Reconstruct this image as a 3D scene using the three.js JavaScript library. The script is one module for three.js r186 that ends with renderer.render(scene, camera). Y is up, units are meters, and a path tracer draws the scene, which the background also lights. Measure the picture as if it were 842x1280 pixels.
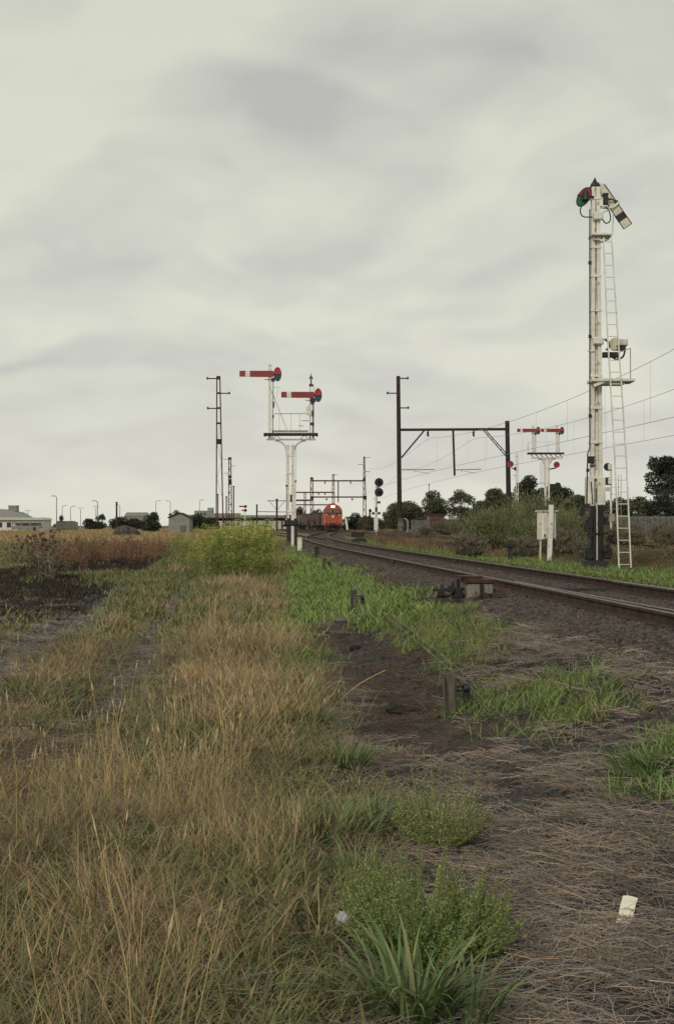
import * as THREE from 'three';
import { mergeGeometries } from 'three/addons/utils/BufferGeometryUtils.js';

// ---------------------------------------------------------------- camera, sky, sun, exposure
const F = 1778, TILT = Math.atan(17 / F), EYE = 1.6;          // focal length in photograph pixels (842 x 1280), 50 mm lens upright
const scene = new THREE.Scene();
const camera = new THREE.PerspectiveCamera(2 * Math.atan(640 / F) * 180 / Math.PI, 842 / 1280, 0.1, 9000);
camera.position.set(0, EYE, 0); camera.rotation.x = TILT;
const renderer = new THREE.WebGLRenderer({ antialias: true });
renderer.setSize(673, 1024);
renderer.toneMapping = THREE.LinearToneMapping; renderer.toneMappingExposure = 1.0;
renderer.shadowMap.enabled = true;

let seed = 7;
function rnd() { seed = (seed + 0x6D2B79F5) | 0; let t = Math.imul(seed ^ (seed >>> 15), 1 | seed); t = (t + Math.imul(t ^ (t >>> 7), 61 | t)) ^ t; return ((t ^ (t >>> 14)) >>> 0) / 4294967296; }
const rr = (a, b) => a + (b - a) * rnd();
const lerp = (a, b, t) => a + (b - a) * t, clamp = (v, a = 0, b = 1) => Math.min(b, Math.max(a, v));
const sm = (a, b, v) => { const t = clamp((v - a) / (b - a)); return t * t * (3 - 2 * t); };
function hash(i, j) { let h = Math.imul(i | 0, 374761393) + Math.imul(j | 0, 668265263); h = Math.imul(h ^ (h >>> 13), 1274126177); return ((h ^ (h >>> 16)) >>> 0) / 4294967296; }
function noise(x, y) { const i = Math.floor(x), j = Math.floor(y), fx = x - i, fy = y - j, u = fx * fx * (3 - 2 * fx), v = fy * fy * (3 - 2 * fy); return lerp(lerp(hash(i, j), hash(i + 1, j), u), lerp(hash(i, j + 1), hash(i + 1, j + 1), u), v); }
function fbm(x, y, n = 4) { let a = 0.5, s = 0, t = 0; for (let k = 0; k < n; k++) { s += a * noise(x, y); t += a; x = x * 2.03 + 17.1; y = y * 2.03 - 9.7; a *= 0.5; } return s / t; }

{ // overcast sky: layered stratocumulus, seen on a flat cloud base
  const W = 2048, Hh = 1024, a = new Float32Array(W * Hh * 4);
  for (let j = 0; j < Hh; j++) {
    const el = ((j + 0.5) / Hh - 0.5) * Math.PI, y = Math.sin(el), c = Math.cos(el);
    for (let i = 0; i < W; i++) {
      const az = ((i + 0.5) / W - 0.5) * 2 * Math.PI, x = c * Math.cos(az), z = c * Math.sin(az);
      const q = Math.abs(y) + 0.26, u = x / q, v = z / q;
      const p = u * 0.9 + v * 0.3, r = v * 0.95 - u * 0.25;
      const w1 = fbm(p * 1.7 + 4.2, r * 1.7 + 1.7, 4), w2 = fbm(p * 1.7 - 8.1, r * 1.7 + 5.3, 4);
      const big = fbm(p * 1.9 + w1 * 2.2 + 14.3, r * 2.6 + w2 * 2.2 + 7.7, 5), fine = fbm(p * 6.5 + w2 * 5 + 2, r * 9 + w1 * 5, 5);
      const m = clamp(0.5 + (big - 0.5) * 2.0 + (fine - 0.5) * 1.2), low = Math.exp(-Math.pow(Math.max(y, 0) / 0.11, 2));
      const L = lerp(0.515, 0.715, m) * lerp(1.02, 0.92, sm(0.12, 0.45, y));
      let R = L * lerp(0.99, 0.985, m), G = L, B = L * lerp(0.95, 0.85, m);
      R = lerp(R, 0.74, low * 0.55); G = lerp(G, 0.725, low * 0.55); B = lerp(B, 0.645, low * 0.55);
      const k = (j * W + i) * 4; a[k] = R; a[k + 1] = G; a[k + 2] = B; a[k + 3] = 1;
    }
  }
  const t = new THREE.DataTexture(a, W, Hh, THREE.RGBAFormat, THREE.FloatType);
  t.mapping = THREE.EquirectangularReflectionMapping; t.magFilter = THREE.LinearFilter; t.minFilter = THREE.LinearFilter; t.needsUpdate = true;
  scene.background = t; scene.environment = t;
}
const sun = new THREE.DirectionalLight(0xfff3e2, 1.5);          // the thin place in the cloud behind the photographer
sun.position.set(-45, 62, 70); sun.target.position.set(0, 0, -40); sun.castShadow = true; sun.shadow.radius = 24;
sun.shadow.mapSize.set(2048, 2048);
Object.assign(sun.shadow.camera, { left: -120, right: 120, top: 120, bottom: -120, near: 1, far: 500 });
scene.add(sun, sun.target);

// ---------------------------------------------------------------- places: pixels to directions, the track, the ground
function at(px, py, d) { const vx = (px - 421) / F, vy = (640 - py) / F, ca = Math.cos(TILT), sa = Math.sin(TILT), q = ca - vy * sa; return new THREE.Vector3(vx / q * d, EYE + (vy * ca + sa) / q * d, -d); }
function curveFn(pts) { // monotone-free cubic through (depth, x)
  const n = pts.length, m = pts.map((p, i) => { const a = pts[Math.max(0, i - 1)], b = pts[Math.min(n - 1, i + 1)]; return (b[1] - a[1]) / (b[0] - a[0]); });
  return (d) => { let i = 0; while (i < n - 2 && d > pts[i + 1][0]) i++; const [x0, y0] = pts[i], [x1, y1] = pts[i + 1], h = x1 - x0, t = (d - x0) / h;
    if (t < 0) return y0 + m[0] * (d - x0); if (t > 1) return y1 + m[n - 1] * (d - x1);
    const t2 = t * t, t3 = t2 * t; return (2 * t3 - 3 * t2 + 1) * y0 + (t3 - 2 * t2 + t) * h * m[i] + (-2 * t3 + 3 * t2) * y1 + (t3 - t2) * h * m[i + 1]; };
}
const trackX = curveFn([[-10, 5.9], [5, 4.74], [12, 4.19], [18.8, 3.65], [25.5, 3.12], [37.3, 2.18], [54.5, 0.87], [75, -0.45], [100, -1.35], [130, -1.6], [165, -1.3], [219, -0.62], [240, -1.0], [265, -2.6], [290, -5.4], [320, -10.4], [360, -19], [420, -34]]);
const branchX = curveFn([[78, -0.64], [90, -1.35], [110, -2.75], [140, -5.1], [200, -10]]);
const farAX = curveFn([[20, 17.1], [56, 13.45], [116, 7.44], [160, 4.9], [219, 3.2], [260, 2.2], [330, -2], [420, -14]]);
const farBX = curveFn([[20, 21], [68, 16.1], [116, 11.2], [160, 8.8], [219, 7.2], [260, 6.2], [330, 3], [420, -6]]);
const RAIL = 0.76;
function H(x, d) {
  const o = x - trackX(d);
  const n = (fbm(x * 0.45 + 3, d * 0.45, 3) - 0.5) * 0.16, f = (fbm(x * 3.1, d * 3.1 + 9, 3) - 0.5) * 0.07;
  let base;
  if (o < 0) {
    base = 0.02 + n + f - 0.09 * Math.exp(-Math.pow((o + 4.1) / 0.8, 2)) + 0.72 * sm(60, 230, d) * sm(-5, -14, o);
    const ra = x - rutA(d), rb = x - rutB(d);
    base -= 0.07 * (Math.exp(-ra * ra / 0.05) + Math.exp(-rb * rb / 0.06)) * sm(4, 9, d) * sm(70, 45, d);
    const t = sm(3.8, 1.25, -o); return lerp(base, 0.585, t) + f * 0.4 * t - 0.15 * Math.exp(-Math.pow((d - 21.3) / 1.1, 2)) * sm(-0.95, -1.2, o) * sm(-2.6, -2.0, o);
  }
  base = 0.47 + n * 0.7 + f * 0.7 + 0.2 * sm(7, 12, o) + 0.1 * sm(90, 220, d);
  const t = sm(3.0, 1.7, o); return lerp(base, 0.585, t) + f * 0.25 * t;
}
function rutA(d) { return rutAf(d); } function rutB(d) { return rutBf(d); }
const rutAf = curveFn([[4, -1.75], [9.4, -1.9], [16.4, -2.3], [24, -2.9], [49, -4.85], [80, -7.6]]);
const rutBf = curveFn([[4, -3.4], [9, -3.55], [16.4, -3.95], [21.4, -4.2], [39, -5.95], [80, -9.4]]);
function gpx(px, py) { let h = 0.1, p; for (let k = 0; k < 12; k++) { const v = at(px, py, 1), sl = (v.y - EYE); const d = (h - EYE) / sl; p = [v.x * d, d]; h = lerp(h, H(p[0], Math.min(d, 400)), 0.6); } return p; }
const poly = (list) => list.map(([a, b]) => gpx(a, b));
function inside(pts, x, y) { let c = false; for (let i = 0, j = pts.length - 1; i < pts.length; j = i++) { const [xi, yi] = pts[i], [xj, yj] = pts[j]; if ((yi > y) !== (yj > y) && x < (xj - xi) * (y - yi) / (yj - yi) + xi) c = !c; } return c; }

// ---------------------------------------------------------------- materials
function tex(n, fn, srgb = true, rep = 1) { const a = new Uint8Array(n * n * 4); for (let j = 0; j < n; j++) for (let i = 0; i < n; i++) { const c = fn(i / n, j / n, i, j), k = (j * n + i) * 4; a[k] = clamp(c[0]) * 255; a[k + 1] = clamp(c[1]) * 255; a[k + 2] = clamp(c[2]) * 255; a[k + 3] = 255; } const t = new THREE.DataTexture(a, n, n); t.wrapS = t.wrapT = THREE.RepeatWrapping; t.magFilter = THREE.LinearFilter; t.minFilter = THREE.LinearMipmapLinearFilter; t.generateMipmaps = true; if (srgb) t.colorSpace = THREE.SRGBColorSpace; t.repeat.set(rep, rep); t.needsUpdate = true; return t; }
function tfbm(u, v, p, n = 4) { // tiling fbm, u,v in 0..1, p cells
  let a = 0.5, s = 0, t = 0; for (let k = 0; k < n; k++) { const x = u * p, y = v * p, i = Math.floor(x), j = Math.floor(y), fx = x - i, fy = y - j, w = fx * fx * (3 - 2 * fx), z = fy * fy * (3 - 2 * fy), h = (q, r) => hash(((q % p) + p) % p + k * 911, ((r % p) + p) % p + k * 53); s += a * lerp(lerp(h(i, j), h(i + 1, j), w), lerp(h(i, j + 1), h(i + 1, j + 1), w), z); t += a; p *= 2; a *= 0.55; } return s / t; }
const soilMap = tex(512, (u, v) => { const n = tfbm(u, v, 8, 6), g = tfbm(u, v, 64, 3), k = 0.62 + (n - 0.5) * 0.7 + (g - 0.5) * 0.75; return [k * 1.02, k, k * 0.97]; });
const soilBump = tex(512, (u, v) => { const n = tfbm(u, v, 24, 5), g = tfbm(u, v, 96, 2); const k = n * 0.6 + g * 0.4; return [k, k, k]; }, false);
const grime = tex(512, (u, v) => { const n = tfbm(u, v, 6, 5), s = tfbm(u, v, 40, 3), st = tfbm(u * 1, v * 0.25, 32, 3); let k = 0.9 + (n - 0.5) * 0.22 + (s - 0.5) * 0.12; const rust = sm(0.6, 0.74, n * 0.5 + st * 0.5); return [lerp(k, 0.55, rust * 0.8), lerp(k, 0.38, rust * 0.8), lerp(k * 0.97, 0.26, rust * 0.8)]; });
const rustMap = tex(512, (u, v) => { const n = tfbm(u, v, 10, 5), s = tfbm(u, v, 60, 3), k = 0.72 + (n - 0.5) * 0.6 + (s - 0.5) * 0.4; return [k, k * lerp(0.92, 1, n), k * lerp(0.85, 1, s)]; });
const woodMap = tex(256, (u, v) => { const n = tfbm(u, v * 0.125, 32, 3), s = tfbm(u, v, 12, 4), k = 0.7 + (n - 0.5) * 0.7 + (s - 0.5) * 0.4; return [k, k * 0.98, k * 0.95]; });
const M = {};
function mat(key, rgb, rough = 0.85, o = {}) { const m = new THREE.MeshStandardMaterial({ roughness: rough, ...o }); m.color.setRGB(...rgb); m.name = key; m.side = THREE.DoubleSide; return (M[key] = m); }
mat('white', [0.84, 0.83, 0.79], 0.55, { map: grime });
mat('cream', [0.78, 0.75, 0.64], 0.6, { map: grime });
mat('offwhite', [0.62, 0.6, 0.54], 0.7, { map: grime });
mat('black', [0.018, 0.019, 0.022], 0.5, { map: rustMap });
mat('blackblue', [0.03, 0.034, 0.045], 0.55, { map: rustMap });
mat('red', [0.3, 0.026, 0.03], 0.5, { map: grime });
mat('redglass', [0.45, 0.012, 0.02], 0.15);
mat('greenglass', [0.012, 0.12, 0.035], 0.15);
mat('blueglass', [0.02, 0.05, 0.075], 0.15);
mat('rust', [0.125, 0.06, 0.042], 0.85, { map: rustMap });
mat('brownsteel', [0.055, 0.032, 0.028], 0.75, { map: rustMap });
mat('darksteel', [0.03, 0.026, 0.025], 0.7, { map: rustMap });
mat('redsteel', [0.16, 0.055, 0.042], 0.8, { map: rustMap });
mat('galv', [0.42, 0.41, 0.38], 0.5, { map: grime, metalness: 0.2 });
mat('wirem', [0.27, 0.26, 0.25], 0.6);
mat('railhead', [0.3, 0.265, 0.24], 0.5, { metalness: 0.6, map: rustMap });
mat('railweb', [0.085, 0.048, 0.036], 0.9, { map: rustMap });
mat('sleeper', [0.075, 0.062, 0.052], 0.95, { map: woodMap });
mat('stake', [0.17, 0.155, 0.135], 0.95, { map: woodMap });
mat('concrete', [0.3, 0.29, 0.265], 0.9, { map: soilMap });
mat('machine', [0.25, 0.235, 0.215], 0.75, { map: grime });
mat('brick', [0.2, 0.1, 0.075], 0.9, { map: rustMap });
mat('roofgrey', [0.33, 0.345, 0.35], 0.7, { map: grime });
mat('wallgrey', [0.3, 0.3, 0.285], 0.85, { map: grime });
mat('fencegrey', [0.27, 0.275, 0.28], 0.8, { map: woodMap });
mat('glassdark', [0.03, 0.035, 0.04], 0.12);
mat('windscreen', [0.09, 0.11, 0.115], 0.1);
mat('orange', [0.42, 0.058, 0.022], 0.42, { map: grime });
mat('yellowpaint', [0.75, 0.55, 0.12], 0.5);
mat('wagon', [0.27, 0.2, 0.185], 0.85, { map: rustMap });
mat('wagonpale', [0.5, 0.43, 0.4], 0.85, { map: rustMap });
mat('bark', [0.11, 0.085, 0.065], 0.95, { map: woodMap });
const leafM = (key, rgb, r = 0.75) => mat(key, rgb, r, { vertexColors: true });
leafM('leaf', [1, 1, 1]); leafM('grassm', [1, 1, 1], 0.8);
const paper = mat('paper', [0.75, 0.71, 0.58], 0.8);

// ---------------------------------------------------------------- building helpers
const V = (x, y, z) => new THREE.Vector3(x, y, z);
const used = new Map();
function numbered(n) { const k = used.get(n) ?? 0; used.set(n, k + 1); return k ? `${n}_${String(k).padStart(3, '0')}` : n; }
function shade(o) { o.traverse((c) => { if (c.isMesh) { c.castShadow = true; c.receiveShadow = true; } }); return o; }
function metreUV(g) { // object-space uv in metres, by the way each face points
  g.computeBoundingBox(); const p = g.attributes.position, n = g.attributes.normal, uv = new Float32Array(p.count * 2);
  for (let i = 0; i < p.count; i++) { const ax = Math.abs(n.getX(i)), ay = Math.abs(n.getY(i)), az = Math.abs(n.getZ(i)), x = p.getX(i), y = p.getY(i), z = p.getZ(i); if (ay > ax && ay > az) { uv[2 * i] = x; uv[2 * i + 1] = z; } else if (ax > az) { uv[2 * i] = z; uv[2 * i + 1] = y; } else { uv[2 * i] = x; uv[2 * i + 1] = y; } }
  g.setAttribute('uv', new THREE.BufferAttribute(uv, 2)); return g;
}
function join(list) { const gs = list.flat(9).map((g) => { const q = g.index ? g.toNonIndexed() : g; for (const k of Object.keys(q.attributes)) if (!['position', 'normal', 'uv', 'color'].includes(k)) q.deleteAttribute(k); if (!q.attributes.normal) q.computeVertexNormals(); if (!q.attributes.uv) q.setAttribute('uv', new THREE.BufferAttribute(new Float32Array(q.attributes.position.count * 2), 2)); return q; }); return metreUV(gs.length > 1 ? mergeGeometries(gs) : gs[0]); }
function part(parent, name, geoms, m, label) { const o = new THREE.Mesh(join([geoms]), m); o.name = name; if (label) o.userData.label = label; parent.add(o); return shade(o); }
function thing(name, label, category, x, d, group, y) { const o = new THREE.Group(); o.name = numbered(name); o.position.set(x, y ?? H(x, d), -d); o.userData = { label, category }; if (group) o.userData.group = group; scene.add(o); return o; }
function single(name, label, category, geoms, m, group) { const o = new THREE.Mesh(join([geoms]), m); o.name = numbered(name); o.userData = { label, category }; if (group) o.userData.group = group; scene.add(o); return shade(o); }
function copyOf(root, x, d, turn, scale = 1, label, y) { const c = root.clone(); c.name = numbered(root.name.replace(/_\d{3}$/, '')); c.userData = { ...root.userData }; if (label) c.userData.label = label; c.position.set(x, y ?? H(x, d), -d); c.rotation.y = turn; c.scale.setScalar(scale); scene.add(c); return c; }
function chamfer(w, h, dp, b = Math.min(w, h, dp) * 0.12) { const s = new THREE.Shape(), x = w / 2 - b, y = h / 2 - b; s.moveTo(-x, -h / 2 + b); s.lineTo(x, -h / 2 + b); s.lineTo(x, y); s.lineTo(-x, y); s.closePath(); const g = new THREE.ExtrudeGeometry(s, { depth: dp - 2 * b, bevelEnabled: true, bevelThickness: b, bevelSize: b, bevelSegments: 1 }); g.translate(0, 0, -dp / 2 + b); return g; }
const bx = (w, h, dp, x = 0, y = 0, z = 0) => new THREE.BoxGeometry(w, h, dp).translate(x, y, z);
const cb = (w, h, dp, x = 0, y = 0, z = 0) => chamfer(w, h, dp).translate(x, y, z);
function orient(g, a, b) { const dir = b.clone().sub(a), len = dir.length(); dir.normalize(); const zz = Math.abs(dir.z) > 0.95 ? V(0, 1, 0) : V(0, 0, 1), xx = new THREE.Vector3().crossVectors(dir, zz).normalize(), z2 = new THREE.Vector3().crossVectors(xx, dir); g.applyMatrix4(new THREE.Matrix4().makeBasis(xx, dir, z2)); const mid = a.clone().add(b).multiplyScalar(0.5); return g.translate(mid.x, mid.y, mid.z); }
const beam = (a, b, w, dp = w) => orient(new THREE.BoxGeometry(w, a.distanceTo(b), dp), a, b);
const rod = (a, b, r, r2 = r, n = 6) => orient(new THREE.CylinderGeometry(r2, r, a.distanceTo(b), n), a, b);
const tube = (pts, r, n = 12, k = 5) => new THREE.TubeGeometry(new THREE.CatmullRomCurve3(pts), n, r, k);
const disc = (r, th, x, y, z, n = 24) => new THREE.CylinderGeometry(r, r, th, n).rotateX(Math.PI / 2).translate(x, y, z);
function slab(pts, th, x = 0, y = 0, z = 0, holes) { const s = new THREE.Shape(pts.map(([a, b]) => new THREE.Vector2(a, b))); if (holes) s.holes = holes.map((h) => new THREE.Path(h.map(([a, b]) => new THREE.Vector2(a, b)))); return new THREE.ExtrudeGeometry(s, { depth: th, bevelEnabled: false }).translate(x, y, z - th / 2); }
// a thing that stands at pixel column bxp and depth d; l(px, py, z) gives local metres
function standing(name, label, cat, bxp, d, group) { const s = F / d, x = (bxp - 421) / s, h = H(x, d), by = 657 + (EYE - h) * s; const o = thing(name, label, cat, x, d, group, h); const l = (px, py, z = 0) => V((px - bxp) / s, (by - py) / s, z); return { o, l, s, by }; }

// ---------------------------------------------------------------- ground zones in metres
const greenPolys = [
  poly([[358, 684], [392, 684], [425, 708], [470, 726], [520, 738], [560, 752], [612, 764], [628, 792], [622, 826], [570, 838], [535, 806], [480, 780], [430, 768], [392, 778], [378, 800], [395, 850], [388, 885], [352, 870], [345, 800], [352, 740]]),
  poly([[595, 862], [640, 846], [700, 838], [742, 840], [775, 882], [762, 906], [705, 900], [690, 928], [650, 902], [595, 890]]),
  poly([[765, 945], [800, 922], [870, 905], [880, 1010], [800, 990], [752, 972]]),
];
const bareBrown = poly([[400, 780], [470, 778], [545, 812], [600, 840], [600, 930], [540, 960], [470, 920], [420, 870]]);
const burntPolys = [poly([[-80, 716], [60, 710], [125, 724], [140, 742], [75, 775], [-80, 800]]), poly([[30, 698], [100, 692], [192, 690], [205, 702], [150, 716], [30, 718]])];
const edgeX = curveFn([[2, 0.2], [4.57, 0.16], [5.3, 0.1], [6.4, 0.13], [7.2, 0.16], [8.8, 0.07], [11.7, -0.12], [17.5, -0.32], [34, -1.0], [66, -2.5], [100, -5], [220, -14]]);
function zone(x, d, j = 0) {
  const wx = (fbm(x * 1.3, d * 1.3, 3) - 0.5) * 1.0, wd = (fbm(x * 1.1 + 30, d * 0.8, 3) - 0.5) * (0.8 + d * 0.06), X = x + wx * 0.6 + j * (rnd() + rnd() - 1), D = d + wd + j * (rnd() + rnd() - 1) * (1 + d * 0.08);
  const o = x - trackX(d), z = { o, green: 0, ballast: 0, burnt: 0, rut: 0, left: 0, brown: 0 };
  z.ballast = sm(-2.5, -1.55, o + wx * 0.8) * sm(2.3, 1.8, o + wx * 0.4);
  z.left = sm(0.18, -0.18, X - edgeX(d));
  for (const p of greenPolys) if (inside(p, X, D)) z.green = 1;
  if (inside(bareBrown, X, D)) z.brown = 1;
  if (d > 12) for (const p of burntPolys) if (inside(p, X, D)) z.burnt = 1;
  const ra = x - rutA(d) + wx * 0.25, rb = x - rutB(d) + wx * 0.25;
  z.rut = Math.max(Math.exp(-ra * ra / 0.1) * sm(7, 15, d) * 0.95, Math.exp(-rb * rb / lerp(0.4, 0.12, sm(20, 34, d)))) * sm(75, 50, d) * z.left * sm(0.1, 0.4, fbm(x * 0.8 + 7, d * 0.35, 3) + 0.12);
  return z;
}
{ // ground sheet to the horizon
  const NX = 420, rows = []; let d = -6; while (d < 4200) { rows.push(d); d += Math.max(0.06, (Math.max(d, 3)) * 0.0135); }
  const nr = rows.length, pos = new Float32Array(nr * (NX + 1) * 3), uv = new Float32Array(nr * (NX + 1) * 2), col = new Float32Array(nr * (NX + 1) * 3), idx = [];
  const C = { litter: [0.085, 0.078, 0.073], brown: [0.062, 0.045, 0.036], soil: [0.062, 0.054, 0.042], straw: [0.12, 0.098, 0.062], rut: [0.13, 0.122, 0.112], burnt: [0.013, 0.012, 0.013], ballast: [0.07, 0.055, 0.047], green: [0.055, 0.065, 0.03], field: [0.25, 0.215, 0.135], scrub: [0.07, 0.066, 0.05] };
  for (let j = 0; j < nr; j++) for (let i = 0; i <= NX; i++) {
    const dd = rows[j], u = i / NX * 2 - 1, w = 5 + Math.max(0, dd) * 1.0, x = w * (0.35 * u + 0.65 * u * u * u), k = j * (NX + 1) + i;
    pos[3 * k] = x; pos[3 * k + 1] = H(x, dd); pos[3 * k + 2] = -dd; uv[2 * k] = x * 0.8; uv[2 * k + 1] = dd * 0.8;
    const z = zone(x, dd), n = fbm(x * 0.9 + 40, dd * 0.5, 4), t = [0, 0, 0], mixc = (c, f) => { for (let q = 0; q < 3; q++) t[q] = lerp(t[q], c[q], f); };
    mixc(C.litter, 1); mixc(C.soil, sm(0.35, 0.7, n) * 0.6); mixc(C.brown, z.brown * 0.85);
    mixc(C.soil, z.left); mixc(C.straw, z.left * sm(0.3, 0.7, n) * 0.8); mixc(C.field, z.left * sm(60, 130, dd));
    if (z.o > 2) { mixc(C.soil, 1); mixc(C.scrub, sm(5, 8, z.o)); mixc(C.field, sm(150, 300, dd) * 0.5); }
    mixc(C.green, z.green * 0.7); mixc(C.rut, clamp(z.rut * 1.2)); mixc(C.burnt, z.burnt * 0.9); mixc(C.ballast, z.ballast);
    for (const fx of [farAX, farBX]) mixc(C.ballast, sm(2.4, 1.7, Math.abs(x - fx(dd))));
    col.set(t, 3 * k);
    if (i && j) { const a = k - NX - 2, b = k - NX - 1, c = k - 1; idx.push(a, b, k, a, k, c); }
  }
  const g = new THREE.BufferGeometry(); g.setAttribute('position', new THREE.BufferAttribute(pos, 3)); g.setAttribute('uv', new THREE.BufferAttribute(uv, 2)); g.setAttribute('color', new THREE.BufferAttribute(col, 3)); g.setIndex(idx); g.computeVertexNormals();
  const m = mat('groundm', [1.6, 1.6, 1.6], 0.97, { vertexColors: true, map: soilMap, bumpMap: soilBump, bumpScale: 0.03 });
  const o = new THREE.Mesh(g, m); o.name = 'ground'; o.userData.kind = 'structure'; scene.add(shade(o));
}

// ---------------------------------------------------------------- railway tracks
function sweep(fx, off, y, d0, d1, prof, step = 1) { // profile [[across, up]...] swept along a track line
  const n = Math.max(2, Math.ceil((d1 - d0) / step)), pos = [], idx = [], m = prof.length, of = typeof off === 'function' ? off : () => off;
  for (let i = 0; i <= n; i++) { const d = lerp(d0, d1, i / n), s = (fx(d + 0.5) - fx(d - 0.5)), q = 1 / Math.hypot(1, s); for (const [a, b] of prof) { const w = of(d) + a; pos.push(fx(d) + w * q, y + b, -(d - w * s * q)); } }
  for (let i = 0; i < n; i++) for (let k = 0; k < m; k++) { const a = i * m + k, b = i * m + (k + 1) % m; idx.push(a, b, b + m, a, b + m, a + m); }
  const g = new THREE.BufferGeometry(); g.setAttribute('position', new THREE.Float32BufferAttribute(pos, 3)); g.setIndex(idx); const q = g.toNonIndexed(); q.computeVertexNormals(); return q;
}
const railProf = [[-0.065, -0.15], [-0.065, -0.138], [-0.01, -0.118], [-0.01, -0.042], [-0.034, -0.032], [-0.034, -0.006], [0.034, -0.006], [0.034, -0.032], [0.01, -0.042], [0.01, -0.118], [0.065, -0.138], [0.065, -0.15]];
const headProf = [[-0.029, -0.005], [-0.024, 0.001], [0.024, 0.001], [0.029, -0.005]];
function railOf(t, fx, off, d0, d1, step = 1, name = 'rail') { const r = part(t, name, sweep(fx, off, RAIL, d0, d1, railProf, step), M.railweb); part(r, 'running_surface', sweep(fx, off, RAIL, d0, d1, headProf, step), M.railhead); return r; }
const flatG = new THREE.BoxGeometry(2.6, 0.13, 0.24);
metreUV(flatG);
{
  const t = thing('railway_track', 'curved single railway track with a set of points on brown ballast', 'railway track', 0, 0, null, 0);
  railOf(t, trackX, -0.835, -8, 330); railOf(t, trackX, 0.835, -8, 330);
  // switch blades: toes near the point machine, closing from the far end
  const blade = (side) => (d) => side * 0.835 + 0.1 + Math.max(0, 21.5 - d) ** 2 * 0.0011 * 1.2 - (side < 0 ? 0 : 0.165);
  railOf(t, trackX, blade(-1), -4, 21.6, 1, 'switch_blade');
  railOf(t, trackX, blade(1), 9, 21.6, 1, 'switch_blade');
  const far = [];
  for (let d = 4; d < 130; d += 0.68) { const x = trackX(d), a = Math.atan2(trackX(d + 0.5) - trackX(d - 0.5), 1); if (d < 100) { const o = new THREE.Mesh(flatG, M.sleeper); o.name = 'sleeper'; o.position.set(x + rr(-0.03, 0.03), RAIL - 0.155 - 0.065 + rr(-0.006, 0), -d); o.rotation.y = -a + rr(-0.01, 0.01); t.add(shade(o)); } }
  for (const [d, sd] of [[36.2, -1], [36.6, 1], [60, -1]]) part(t, 'fishplate', [sweep(trackX, sd * 0.835 - 0.024, RAIL - 0.075, d - 0.3, d + 0.3, [[-0.012, -0.03], [-0.012, 0.03], [0.012, 0.03], [0.012, -0.03]], 0.3)], M.rust);
  const b = thing('railway_track', 'branch track leaving the main line behind the white two-armed signal', 'railway track', 0, 0, null, 0);
  railOf(b, branchX, -0.835, 82, 200, 2); railOf(b, branchX, 0.835, 94, 200, 2);
  const a = thing('railway_track', 'railway track under overhead wires behind the scrub, crossing beneath the brown portal', 'railway track', 0, 0, 'electrified tracks beyond the scrub', 0);
  railOf(a, farAX, -0.8, 20, 200, 3); railOf(a, farAX, 0.8, 20, 200, 3);
  const c = thing('railway_track', 'railway track under overhead wires behind the scrub, crossing beneath the brown portal', 'railway track', 0, 0, 'electrified tracks beyond the scrub', 0);
  railOf(c, farBX, -0.8, 20, 200, 3); railOf(c, farBX, 0.8, 20, 200, 3);
}

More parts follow.
